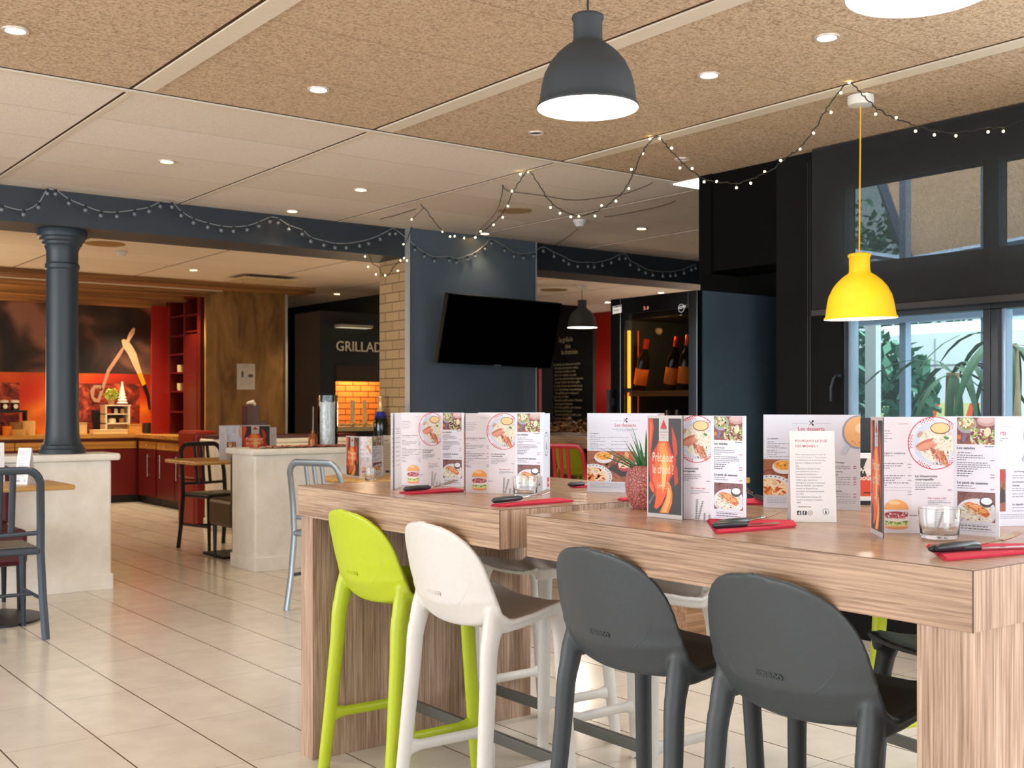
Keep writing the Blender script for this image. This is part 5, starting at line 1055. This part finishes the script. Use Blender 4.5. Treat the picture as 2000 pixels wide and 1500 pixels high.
# pass in front of the window wall: keep the swags from running into it by hanging their clips on the ceiling joint line
pts = []
for i in range(4): pts += swag(cl_[i], cl_[i+1] if i < 3 else onX(2060, 226, 4.73), m_[i])
pts.append((2060, 226, onX(2060, 226, 4.73).z))
led = c2([(440, 1225), (612, 1293), (655, 1320), (680, 1318), (733, 1328), (795, 1325), (825, 1292), (897, 1255), (948, 1213), (977, 1150), (1000, 1067), (1047, 972), (1090, 960), (1215, 1158), (1268, 1190), (1328, 1210), (1373, 1207), (1463, 1205), (1500, 1147), (1580, 1122), (1652, 1052), (1667, 945), (1730, 857), (1770, 775), (1825, 773), (1890, 827), (1937, 937)]) + c3([(35, 827), (148, 940), (215, 1015), (285, 1013), (395, 1048), (475, 1022), (553, 958), (642, 895), (750, 832), (825, 743), (923, 627), (978, 518), (1025, 463), (1122, 525), (1172, 637), (1287, 657), (1395, 732), (1500, 753), (1620, 758), (1800, 736), (1885, 733)])
strand('string of tiny warm fairy lights swagged across the ceiling towards the window', pts, led)
# tail hanging down by the brick pillar
Pq = [(822, 399), (808, 428), (800, 455), (795, 478), (790, 500)]
t = thing('fairy_lights', 'fairy light tail with a few lit bulbs hanging before the brick pillar', 'string lights', onY(797, 455, 7.19)); L = t.location
Q = smooth_path([onY(u, v, 7.19)-L for u, v in ((806, 440), (800, 455), (792, 476), (787, 490), (788, 503), (770, 520), (757, 538), (745, 534), (740, 522), (728, 515), (722, 500), (718, 492), (712, 470))], 5); obj('wire', MB().tube(Q, 0.003, 5), plain('wire_1c1c14', '1c1c14', 0.7), t)
for u, v in ((788, 477), (789, 504), (795, 509), (777, 529), (752, 538), (734, 536), (719, 521), (713, 501), (782, 509)):
    o = bpy.data.objects.new('led', LEDM); COL.objects.link(o); o.parent = t; o.location = onY(u, v, 7.19)-L
for lb, P in (('thin dead wire lying against the ceiling above the smoke detector', [(980, 361), (990, 372), (1020, 377), (1060, 382), (1120, 391), (1180, 385), (1225, 377), (1265, 362), (1275, 356)]), ('loose thin wire on the ceiling between two clips', [(742, 428), (775, 420), (812, 408)]), ('loose thin wire left of the dark bulkhead', [(1180, 424), (1220, 418), (1290, 403), (1320, 392)]),
              ('thin wire running from the smoke detector to the beam', [(1128, 447), (1110, 462), (1085, 478), (1065, 488)]), ('thin wire falling beside the first swag', [(983, 362), (978, 390), (968, 415), (948, 438), (935, 452)])):
    P3 = [onZ(u, v, H-0.006) for u, v in P]; o = obj('ceiling_wire', MB().tube([p-P3[0] for p in smooth_path(P3, 4)], 0.0024, 4), plain('wire_thin', '4a3c2c', 0.8)); o.location = P3[0]; tag(o, lb, 'wire')
# ================================================================ KITCHEN AND FAR ROOM
MAR = plain('maroon_door', '5e0f0c', 0.35); KICK = plain('kick_dark', '161613', 0.5); KW = wood('kitchen_oak', 'X', '8a5f28', 'b58038', 'cf9c50', 0.4, 30); KWY = wood('kitchen_oak_y', 'Y', '8a5f28', 'b58038', 'cf9c50', 0.4, 30); CHR = plain('handle_steel', 'c8c0b4', 0.25, 1.0)
def unit(label, x0, x1, y0, y1, face, doors, group='maroon kitchen base cabinets'):
    t = thing('base_cabinet', label, 'cabinet', ((x0+x1)/2, (y0+y1)/2, 0), 0, group); L = t.location
    obj('carcass', MB().box(x0, x1, y0, y1, 0.09, 0.785).shift(L), MAR, t); obj('plinth', MB().box(x0+0.03*(face == 'X'), x1, y0+0.03*(face == 'Y'), y1, 0, 0.09).shift(L), KICK, t)
    for a, b, hs in doors:
        if face == 'Y':
            obj('drawer_front', MB().box(a, b, y0-0.014, y0, 0.66, 0.745).shift(L), KW, t); d = obj('door', MB().box(a, b, y0-0.014, y0, 0.1, 0.65).shift(L), MAR, t)
            for h in hs: obj('handle', MB().tube([(h, y0-0.035, 0.33), (h, y0-0.035, 0.60)], 0.006, 8).box(h-0.004, h+0.004, y0-0.035, y0-0.014, 0.35, 0.36).box(h-0.004, h+0.004, y0-0.035, y0-0.014, 0.57, 0.58).shift(L), CHR, d)
        else:
            f_ = obj('drawer_front', MB().box(x0-0.014, x0, a, b, 0.66, 0.745).shift(L), KWY, t); d = obj('door', MB().box(x0-0.014, x0, a, b, 0.1, 0.65).shift(L), MAR, t)
            obj('knob', MB().ball((x0-0.025, (a+b)/2, 0.70), 0.011).shift(L), CHR, f_)
            for h in hs: obj('handle', MB().tube([(x0-0.035, h, 0.33), (x0-0.035, h, 0.60)], 0.006, 8).box(x0-0.035, x0-0.014, h-0.004, h+0.004, 0.35, 0.36).box(x0-0.035, x0-0.014, h-0.004, h+0.004, 0.57, 0.58).shift(L), CHR, d)
    return t
unit('long maroon base cabinet under the mural, left of the corner', 2.6, 4.76, 13.79, 14.39, 'Y', [(2.62, 3.3, []), (3.31, 4.0, []), (4.01, 4.70, [])])
yy = lambda u: onX(u, 900, 4.70).y
unit('maroon base cabinet with single handle right of the kitchen corner', 4.72, 5.04, yy(304), 13.77, 'X', [(yy(303), 13.7, [yy(290)])])
unit('maroon base cabinet with paired handles in the kitchen corner', 4.72, 5.04, yy(368), yy(305), 'X', [(yy(340), yy(305.5), [yy(314)]), (yy(367.5), yy(341), [yy(346), yy(366)])])
unit('maroon base cabinet nearest the oak panel', 4.72, 5.04, 11.55, yy(369), 'X', [(11.6, yy(370), [yy(372)])])
wt = obj('kitchen_worktop', MB().prism([(2.5, 13.75), (4.68, 13.75), (4.68, 11.5), (5.04, 11.5), (5.04, 12.5), (5.35, 12.5), (5.35, 14.4), (2.5, 14.4)], Matrix.Translation((0, 0, 0.787)), 0.043), KW); tag(wt, 'oak kitchen worktop running round the corner over maroon cabinets', 'worktop')
CZ = 0.8305
ru = thing('shelf_unit', 'tall deep red shelf unit holding mugs beside the oak panel', 'shelf', (5.1, 13.0, CZ)); L = ru.location
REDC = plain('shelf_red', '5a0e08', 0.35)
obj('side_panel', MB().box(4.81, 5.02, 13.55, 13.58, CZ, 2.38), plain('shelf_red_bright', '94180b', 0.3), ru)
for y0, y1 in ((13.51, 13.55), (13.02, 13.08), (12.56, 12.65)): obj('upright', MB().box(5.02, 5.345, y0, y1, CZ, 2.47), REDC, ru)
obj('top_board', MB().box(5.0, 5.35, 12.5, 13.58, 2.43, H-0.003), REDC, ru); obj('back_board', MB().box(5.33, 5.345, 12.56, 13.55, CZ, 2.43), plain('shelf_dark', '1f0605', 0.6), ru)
for v in (617, 655, 691, 727, 763, 803):
    z = onX(345, v, 5.03).z; obj('shelf_board', MB().box(5.022, 5.33, 13.08, 13.51, z-0.02, z), REDC, ru)
for v in (614, 646): z = onX(372, v, 5.03).z; obj('shelf_board', MB().box(5.022, 5.33, 12.65, 13.02, z-0.02, z), REDC, ru)
obj('front_filler', MB().box(5.015, 5.02, 12.65, 13.02, CZ, onX(372, 650, 5.03).z-0.02), REDC, ru)
for c_ in KIDS(ru): c_.location = -Vector(L)
CUP = plain('mug_cream', 'e0c890', 0.3); mug = None
def make_mug(label, p):
    t = thing('mug', label, 'mug', p, 0, 'mugs on the red shelf'); obj('body', MB().lathe([(0.001, 0), (0.036, 0), (0.042, 0.03), (0.042, 0.09), (0.038, 0.09), (0.038, 0.01), (0.001, 0.01)], n=20), CUP, t, smooth=True)
    obj('handle', MB().tube([(0, 0.04+0.028*math.sin(a), 0.048+0.028*math.cos(a)) for a in [PI*i/8 for i in range(9)]], 0.006, 6), CUP, t, smooth=True); return t
for v, lb in ((727, 'upper cream mug on the red shelf unit'), (763, 'lower cream mug on the red shelf unit')):
    z = onX(345, v, 5.03).z; make_mug(lb, (5.1, onX(353, v, 5.1).y, z+0.0005))
def on_counter(name, label, cat, u, y=14.1, z=CZ): p = onY(u, 800, y); return thing(name, label, cat, (p.x, y, z))
t = on_counter('display_cabinet', 'small white framed cabinet with shelves and drawer under the mural', 'cabinet', 225); Wt = plain('cab_white', 'e8dcc0', 0.5)
obj('frame', MB().box(-0.15, -0.13, -0.1, 0.1, 0, 0.34).box(0.13, 0.15, -0.1, 0.1, 0, 0.34).box(-0.15, 0.15, -0.1, 0.1, 0.0, 0.012).box(-0.15, 0.15, -0.1, 0.1, 0.12, 0.132).box(-0.15, 0.15, -0.1, 0.1, 0.235, 0.247).box(-0.16, 0.16, -0.11, 0.11, 0.34, 0.355), Wt, t)
obj('back', MB().box(-0.13, 0.13, 0.09, 0.1, 0.012, 0.34), plain('cab_back', '4a3018', 0.6), t); dd = obj('drawer', MB().box(-0.128, 0.128, -0.09, 0.05, 0.013, 0.118), plain('drawer_brown', '6a4a28', 0.5), t); obj('knob', MB().box(-0.05, 0.05, -0.1, -0.09, 0.065, 0.072), CHR, dd)
for x, z, c, lb, r in ((-0.09, 0.2475, 'c82a20', 'red pot', 0.028), (0.0, 0.2475, 'f0ead8', 'white figurine', 0.022), (0.08, 0.2475, 'c8a878', 'tan pot', 0.025), (-0.05, 0.1325, 'e8e0cc', 'round cream tin', 0.045), (0.07, 0.1325, 'a87848', 'brown tin', 0.03)):
    o = obj('pot', MB().lathe([(0.001, 0), (r, 0.0), (r*1.05, 0.03), (r*0.9, 0.055), (0.001, 0.06)], n=16), plain('pot_'+c, c, 0.4), smooth=True); o.location = Vector(t.location)+Vector((x, -0.03, z)); tag(o, lb+' standing inside the small white cabinet', 'pot')
C0 = Vector(t.location)
t2 = thing('bouquet', 'green and white bouquet on top of the small cabinet', 'flowers', C0+Vector((-0.05, 0, 0.3555))); mb = MB(); leafball(mb, (0, 0, 0.13), 0.085, 160, 0.022, random.Random(2)); obj('leaves', mb, plain('bouquet_green', 'b8cc60', 0.6, var=0.3), t2); obj('vase', MB().lathe([(0.001, 0), (0.03, 0), (0.04, 0.05), (0.03, 0.08)], n=16), plain('vase_clay', 'b08058', 0.5), t2, smooth=True)
t2 = thing('christmas_tree', 'small white tabletop christmas tree on the cabinet', 'decoration', C0+Vector((0.085, 0, 0.3555))); mb = MB()
for i in range(7): mb.lathe([(0.068-0.009*i, 0.02+0.035*i), (0.012, 0.075+0.035*i)], n=14)
obj('branches', mb, plain('tree_white', 'fdf6e4', 0.6), t2); obj('stem', MB().tube([(0, 0, 0), (0, 0, 0.27)], 0.006, 6), plain('stem_brown', '8a6a48', 0.7), t2)
def boxy(name, label, cat, u0, u1, v0, v1, col, y=14.0, dpt=0.16, z0=CZ):
    a = onY(u0, v0, y); b = onY(u1, v1, y); t = thing(name, label, cat, ((a.x+b.x)/2, y+dpt/2, z0)); w_ = abs(b.x-a.x)/2; o = obj('body', MB().box(-w_, w_, -dpt/2, dpt/2, 0, a.z-z0), plain('c_'+col, col, 0.6), t, bevel=0.006)
    obj('rim', MB().box(-w_-0.006, w_+0.006, -dpt/2-0.006, dpt/2+0.006, a.z-z0, a.z-z0+0.008), plain('c_'+col, col, 0.6), t); return t
boxy('storage_box', 'cream box on the worktop just right of the column', 'box', 150, 170, 827, 848, 'd8b884'); boxy('wooden_crate', 'low wooden crate on the worktop beside the small cabinet', 'crate', 252, 277, 830, 846, 'd09848', 13.95)
boxy('serving_tray', 'pale tray on the worktop in front of the small cabinet', 'tray', 182, 250, 841, 848, 'f0d8a0', 13.82, 0.14)
def pots(name, label, cat, u, r, h, col, y=14.0, n=18):
    p = onY(u, 830, y); t = thing(name, label, cat, (p.x, y, CZ)); obj('body', MB().lathe([(0.001, 0), (r, 0), (r*1.04, h*0.5), (r, h), (r*0.9, h), (r*0.9, h*0.3), (0.001, h*0.3)], n=n), plain('c_'+col, col, 0.6), t, smooth=True, angle=50); obj('band', MB().lathe([(r*1.05, h*0.72), (r*1.05, h*0.86)], n=n), plain('c_'+col, col, 0.6), t); return t
pots('basket', 'tall cream woven basket on the worktop left of column', 'basket', 55, 0.075, 0.165, 'd8b070'); pots('basket', 'brown woven basket left of the tall cream basket', 'basket', 31, 0.07, 0.15, '8a6034'); pots('bowl', 'shallow tan bowl in front of the woven baskets', 'bowl', 36, 0.08, 0.07, 'c89850', 13.86)
pots('glass_bowl', 'dark glass bowl on the worktop beside red shelf unit', 'bowl', 287, 0.05, 0.13, '2a2018', 13.95); pots('pumpkin', 'orange round pumpkin on the worktop at the left', 'pumpkin', 14, 0.05, 0.11, 'e07818', 13.9)
t = on_counter('jar_rack', 'black shelf rack on the worktop at the far left', 'rack', 15, 14.2); obj('shelf', MB().box(-0.2, 0.2, -0.08, 0.08, 0.265, 0.29), BLK, t)
for x in (-0.19, 0.19): obj('post', MB().box(x-0.01, x+0.01, -0.07, 0.07, 0, 0.265), BLK, t)
C1 = Vector(t.location)
for dx, lb in ((-0.04, 'left'), (0.075, 'right')):
    t = thing('storage_jar', 'black and white lidded jar on the rack, %s of the pair' % lb, 'jar', C1+Vector((dx, -0.02, 0.2905)), 0, 'jars on the black rack'); obj('body', MB().lathe([(0.001, 0), (0.045, 0), (0.045, 0.09), (0.001, 0.09)], n=18), plain('jar_black', '1c1c1c', 0.3), t); obj('lid', MB().lathe([(0.047, 0.09), (0.047, 0.112), (0.02, 0.122), (0.001, 0.122)], n=18), plain('lid_white', 'f0e8d8', 0.4), t); obj('label', MB().lathe([(0.001, 0), (0.026, 0)], n=16).xf(Matrix.Translation((0, -0.0462, 0.045)) @ Matrix.Rotation(PI/2, 4, 'X')), plain('lid_white', 'f0e8d8', 0.4), t)
# notice on the oak panel, tissue boxes, low white wall
a = onY(463, 710, 12.445); b = onY(498, 761, 12.445); t = thing('paper_notice', 'white paper notice taped on the oak panel', 'notice', (a.x, 12.449, b.z)); w_ = b.x-a.x; h_ = a.z-b.z
obj('sheet', MB().box(0, w_, -0.003, 0, 0, h_), plain('paper', 'd6cfc0', 0.7), t); AA = Art(); AA.text(w_*0.5, h_*0.92, 'LAVAGE', 0.022, '9aa880', align='CENTER'); AA.text(w_*0.5, h_*0.84, 'DES MAINS', 0.018, '9aa880', align='CENTER'); AA.ell(w_*0.3, h_*0.6, 0.015, 0.04, '6a6a72'); AA.rect(w_*0.15, h_*0.48, w_*0.42, h_*0.49, '6a6a72'); AA.ell(w_*0.75, h_*0.54, 0.035, 0.018, '6a6a72'); AA.rect(w_*0.62, h_*0.48, w_*0.92, h_*0.49, '6a6a72'); AA.lines(w_*0.15, h_*0.2, [w_*0.7]*4, 0.025, 0.004, '8a8a90', R0, 0.03)
pr = bpy.data.objects.new('print', AA.done('notice_print')); COL.objects.link(pr); pr.parent = t; pr.matrix_local = frame((0, -0.0034, 0), (1, 0, 0), (0, 0, 1))
lw = halfwall('half_wall', 4.22, 5.7, 10.2, 10.45, 0.86, 'low white partition beyond the right half wall below the notice'); 
o = obj('burgundy_ledge', MB().box(4.2, 5.72, 10.17, 10.48, 0.861, 0.895), plain('ledge_burgundy', '4a1418', 0.5), bevel=0.004); tag(o, 'burgundy ledge board on top of the low white partition', 'ledge')
p = onY(490, 840, 10.3); t = thing('tissue_box', 'tall burgundy tissue box with a tissue sticking out', 'tissue box', (p.x, 10.3, 0.8955)); obj('box', MB().box(-0.065, 0.065, -0.06, 0.06, 0, 0.28), plain('box_burgundy', '3a1420', 0.5), t, bevel=0.003); obj('tissue', MB().tube([(-0.05, 0, 0.30), (-0.02, 0, 0.31), (0.02, 0, 0.315), (0.045, 0, 0.29), (0.03, 0, 0.28)], [0.004, 0.014, 0.022, 0.012, 0.01], 8), plain('tissue_white', 'e8e0d0', 0.8), t, smooth=True)
p = onY(509, 840, 10.3); o = obj('small_box', MB().box(-0.035, 0.04, -0.05, 0.05, 0, 0.13), plain('box_burgundy', '3a1420', 0.5), bevel=0.003); o.location = (p.x, 10.3, 0.8955); tag(o, 'small burgundy box right of the tissue box', 'box')
t = thing('banquette', 'deep red upholstered bench end beside the black slat chair', 'bench', (4.33, 11.2, 0)); obj('back', MB().box(-0.13, 0.1, -0.55, -0.1, 0.45, 0.93), plain('vinyl_red', '8a1a0c', 0.4), t, bevel=0.03); obj('seat', MB().box(-0.13, 0.4, -0.55, -0.1, 0.0, 0.45), plain('vinyl_red', '8a1a0c', 0.4), t, bevel=0.03)
# things on the right half wall
HZ = 0.8705
p = onY(637, 800, 7.74); t = thing('glass_vase', 'tall glass cylinder vase filled with white pebbles on half wall', 'vase', (p.x, 7.72, HZ)); obj('glass_body', MB().lathe([(0.001, 0), (0.078, 0), (0.078, 0.385), (0.074, 0.385), (0.074, 0.008), (0.001, 0.008)], n=36), glass('vase_glass', (0.97, 1, 1), 0.0, 1.3, thin=True), t, smooth=True, angle=50)
mb = MB(); rg = random.Random(6)
for i in range(520):
    a = rg.uniform(0, 2*PI); r = 0.066*rg.uniform(0.75, 1)**0.5; z = 0.016+0.32*rg.random(); mb.ball((r*math.cos(a), r*math.sin(a), z), rg.uniform(0.007, 0.010), 6, 4, sq=(1, 1, rg.uniform(0.7, 1.2)))
mb.lathe([(0.001, 0.01), (0.055, 0.01), (0.055, 0.33), (0.001, 0.335)], n=16)
o = obj('pebbles', mb, plain('pebble_white', 'efeeec', 0.4, var=0.12, scale=40), t); o['kind'] = 'stuff'
p = onY(611, 800, 7.70); t = thing('diffuser', 'small copper bottle with a tall thin stick beside the vase', 'decoration', (p.x, 7.70, HZ)); obj('bottle', MB().lathe([(0.001, 0), (0.034, 0), (0.036, 0.05), (0.028, 0.085), (0.012, 0.1), (0.012, 0.115)], n=18), plain('copper', '9a5a30', 0.3, 0.4), t, smooth=True); obj('stick', MB().tube([(0, 0, 0.02), (0.004, 0, 0.30)], 0.0045, 6), plain('stick', '9a9690', 0.6), t)
t = thing('runner', 'crinkled red and cream table runner along the right half wall top', 'cloth', (4.05, 7.62, HZ)); mb = MB(); rg = random.Random(3); nx, ny = 60, 10
vs = [(-0.62+1.0*i/nx, -0.13+0.2*j/ny, 0.003+0.014*rg.random()*(0 < i < nx)) for i in range(nx+1) for j in range(ny+1)]; mb.add(vs, [(i*(ny+1)+j, (i+1)*(ny+1)+j, (i+1)*(ny+1)+j+1, i*(ny+1)+j+1) for i in range(nx) for j in range(ny)], 0)
n = NT('runner_print'); mp = n.coords((1, 1, 1)); no = n.noise(mp, 38, 3, 0.7); r = n.ramp(no, 0, [(0.38, '8a1a1c'), (0.5, 'c8463a'), (0.56, 'e8d8c0'), (0.68, 'a0785a')]); n.l(r, 0, n.b, 'Base Color'); n.b.inputs['Roughness'].default_value = 0.8
obj('cloth', mb, n.m, t, smooth=True)
t = thing('champagne_bottle', 'magnum champagne bottle with gold neck foil before the brick pillar', 'bottle', (4.455, 7.545, HZ)); obj('body', MB().lathe([(0.001, 0), (0.05, 0), (0.054, 0.01), (0.055, 0.17), (0.046, 0.22), (0.026, 0.265), (0.019, 0.30), (0.018, 0.37), (0.001, 0.372)], n=28), plain('champagne_dark', '07120e', 0.08), t, smooth=True)
obj('gold_foil', MB().lathe([(0.029, 0.262), (0.0205, 0.30), (0.0195, 0.355), (0.023, 0.362), (0.023, 0.378), (0.016, 0.386), (0.001, 0.388)], n=20), plain('gold_foil', 'cdb27c', 0.3, 0.5), t, smooth=True); obj('neck_label', MB().lathe([(0.048, 0.212), (0.040, 0.238), (0.030, 0.262)], n=24), plain('label_blue', '1e2c8a', 0.3), t, smooth=True); obj('label', MB().lathe([(0.0553, 0.03), (0.0556, 0.031), (0.0556, 0.06), (0.0553, 0.061)], n=24), plain('label_royal', '1e3ab8', 0.3), t)
# grill block: sign, hood, lit brick fireplace
GB = plain('grill_black', '0f1315', 0.5)
xl, xr = 5.93, 6.95
struct('wall_hearth', MB().box(5.74, xl, 11.0, 11.6, 0, 2.2).box(xl, xr, 11.0, 11.6, 1.62, 2.2).box(xl, xr, 11.5, 11.6, 0.94, 1.62), GB)
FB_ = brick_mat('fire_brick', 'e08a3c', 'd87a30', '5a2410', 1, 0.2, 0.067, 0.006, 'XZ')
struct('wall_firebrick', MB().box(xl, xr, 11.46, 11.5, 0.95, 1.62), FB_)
hd = thing('hearth_hood', 'dark brown hood board above the lit brick fireplace', 'hood', ((xl+xr)/2, 11.02, 1.44)); L = hd.location; obj('board', MB().box(xl, xr, 10.985, 11.1, 1.44, 1.62).shift(L), plain('hood_brown', '2a1a12', 0.5), hd); obj('trim', MB().box(xl, xr, 10.98, 10.985, 1.44, 1.446).shift(L), plain('hood_trim', '6a4a30', 0.4), hd)
ht = thing('hearth_counter', 'stone ledge counter below the lit brick fireplace', 'counter', ((xl+xr)/2, 11.1, 0)); L = ht.location; obj('ledge', MB().box(xl-0.1, xr, 10.8, 11.46, 0.90, 0.945).shift(L), plain('ledge_stone', 'a89a78', 0.5), ht); obj('base', MB().box(xl-0.05, xr, 10.9, 11.45, 0, 0.90).shift(L), GB, ht)
light('hearth_glow', 'AREA', (6.35, 11.25, 1.60), 9, (1, 0.6, 0.26), (math.radians(25), 0, 0), 0.6, 0.15)
sg = MB(); M = frame((onY(656, 685, 10.985).x, 10.985, onY(656, 685, 10.985).z), (1, 0, 0), (0, 0, 1)); addtext(sg, M, 'GRILLADES', 0.158, sx=0.93, bold=0.0)
t = thing('wall_sign', 'white letters reading GRILLADE on the black grill wall', 'sign', tuple(M.translation)); lo = obj('lettering', sg.shift(t.location), plain('sign_letters', 'cfc4ae', 0.5), t); lo.modifiers.new('t', 'SOLIDIFY').thickness = 0.01
a = onY(667, 632, 10.8); t = thing('shelf_light', 'thin pale light bar on the black wall above the sign', 'lamp', (a.x, 10.9, a.z)); obj('bar', MB().box(0.02, 0.42, -0.05, 0.1, -0.03, 0.0), plain('bar_grey', '8a8674', 0.5), t); obj('diffuser', MB().box(0.03, 0.41, -0.04, 0.09, -0.034, -0.03), emis('bar_glow', 'c8c0a0', 0.5), t)
LZ = 0.9455
for u, lb, r, h in ((689, 'left pale birch log candle on the fireplace ledge', 0.026, 0.29), (712, 'right pale birch log candle on the fireplace ledge', 0.022, 0.29)):
    p = onY(u, 800, 11.0); t = thing('birch_log', lb, 'decoration', (p.x, 11.0, LZ), 0, 'birch logs'); obj('log', MB().lathe([(0.001, 0), (r, 0), (r*0.9, h*0.5), (r*0.95, h), (0.001, h)], n=12), plain('birch', 'd8c898', 0.7, var=0.35, scale=40), t, smooth=True, angle=50)
    obj('twig', MB().tube([(0, -r*0.9, h*0.3), (0.01, -r*1.6, h*0.5)], 0.004, 5), plain('birch', 'd8c898', 0.7), t)
mb = MB(); leafball(mb, (0, 0, 0.0), 1.0, 420, 0.03, random.Random(12)); mb.v = [(x*0.0+0, y, z) for x, y, z in []] or mb.v
mb2 = MB(); rg = random.Random(13)
for i in range(260):
    c = Vector((rg.uniform(-0.22, 0.22), rg.uniform(-0.05, 0.05), 0.012+rg.random()*0.025)); a_ = rg.uniform(0, PI); d = Vector((math.cos(a_), math.sin(a_), rg.uniform(-0.4, 0.4)))*0.022; e = Vector((-math.sin(a_), math.cos(a_), rg.uniform(-0.5, 0.5)))*0.008; mb2.add([c-d, c+e, c+d, c-e], [(0, 1, 2, 3)])
o = obj('garland_leaves', mb2, plain('garland_cream', 'e8d8a0', 0.6)); o.location = (onY(697, 830, 10.9).x, 10.9, LZ); tag(o, 'cream leafy garland lying on the fireplace ledge', 'garland'); o['kind'] = 'stuff'
# dry leaves on the distant counter, poster board
mb = MB(); rg = random.Random(21)
for i in range(900):
    x = rg.uniform(-0.3, 0.5); y = rg.uniform(-0.75, 0.75); hh_ = 0.13*math.exp(-((x-0.1)/0.3)**2)*(0.5+0.5*math.sin(y*9)**2); c = Vector((x, y, 0.03+rg.random()*hh_)); a_ = rg.uniform(0, 2*PI)
    d = Vector((math.cos(a_), math.sin(a_), rg.uniform(-0.7, 0.7))).normalized()*rg.uniform(0.02, 0.05); e = Vector((-math.sin(a_), math.cos(a_), rg.uniform(-0.8, 0.8))).normalized()*rg.uniform(0.008, 0.022); mb.add([c-d, c+e, c+d, c-e], [(0, 1, 2, 3)], i % 4)
o = obj('dry_leaves', mb, [plain('leaf_tan', 'b8925c', 0.8), plain('leaf_pale', 'e2d2ac', 0.8), plain('leaf_brown', '5a3a24', 0.8), plain('leaf_rust', '8a3f28', 0.8)]); o.location = (6.8, 7.75, 0.9105); tag(o, 'heap of pale and brown dry leaves on the distant counter', 'leaves'); o['kind'] = 'stuff'
p0 = onX(1080, 700, 9.0); p1 = onX(1158, 700, 9.0); t = thing('text_board', 'tall black board with chalk-like text about grilling beyond the beam', 'board', (9.0, p1.y, 0)); wd = p0.y-p1.y
obj('board', MB().box(0, 0.05, 0, wd, 0, 2.12), plain('board_black', '0d0c0b', 0.5), t); tm = MB(); M = frame((-0.004, wd, 0), (0, -1, 0), (0, 0, 1))
for bdy, x, z, sz in (('La grillade', 0.12, 1.965, 0.088), ('dans', 0.24, 1.885, 0.08), ('la cheminée:', 0.17, 1.81, 0.084)): addtext(tm, M, bdy, sz, x, z, bold=0.001, sx=0.75)
for i, ln in enumerate(['La viande est saisie pour qu\'elle', 'soit cuite de manière unique', 'et le bois de hêtre et de', 'chêne à la manière de jadis', 'que le feu dans la braise s\'exprime', 'et que l\'odeur de fumée grille', 'Un goût de bois qui monte jusque', 'à un caramélisage caractéristique', 'Une grillade ne se cuit pas à', 'la va vite et il faut', 'Attendre qu\'elle arrive à l\'instant', 'de préparer l\'assiette', 'Une bonne grillade qui retourne', 'avec vous à la maison', 'On aura tout fait chauffer pour', 'les pièces du boucher', 'puis la cheminée attend la grillade', 'c\'est le feu qui fait la saveur', 'et il ne reste plus', 'à vous servir avec le sourire', 'Le grill vous attend toujours', 'pour un bon moment en famille']): addtext(tm, M, ln, 0.040, 0.02+0.012*(i % 3), 1.675-i*0.0445, bold=0.0007, sx=1.0, res=1)
obj('lettering', tm, plain('chalk_tan', 'a89878', 0.7), t)
tt = thing('menu_text_panel', 'dark red narrow panel beside the slate wall panel beyond the beam', 'panel', (onX(1050, 760, 8.2).x, onX(1050, 760, 8.2).y, 0)); obj('panel', MB().box(-0.02, 0.02, -0.05, 0.35, 0, 1.6), plain('panel_maroon', '5a1014', 0.5), tt)
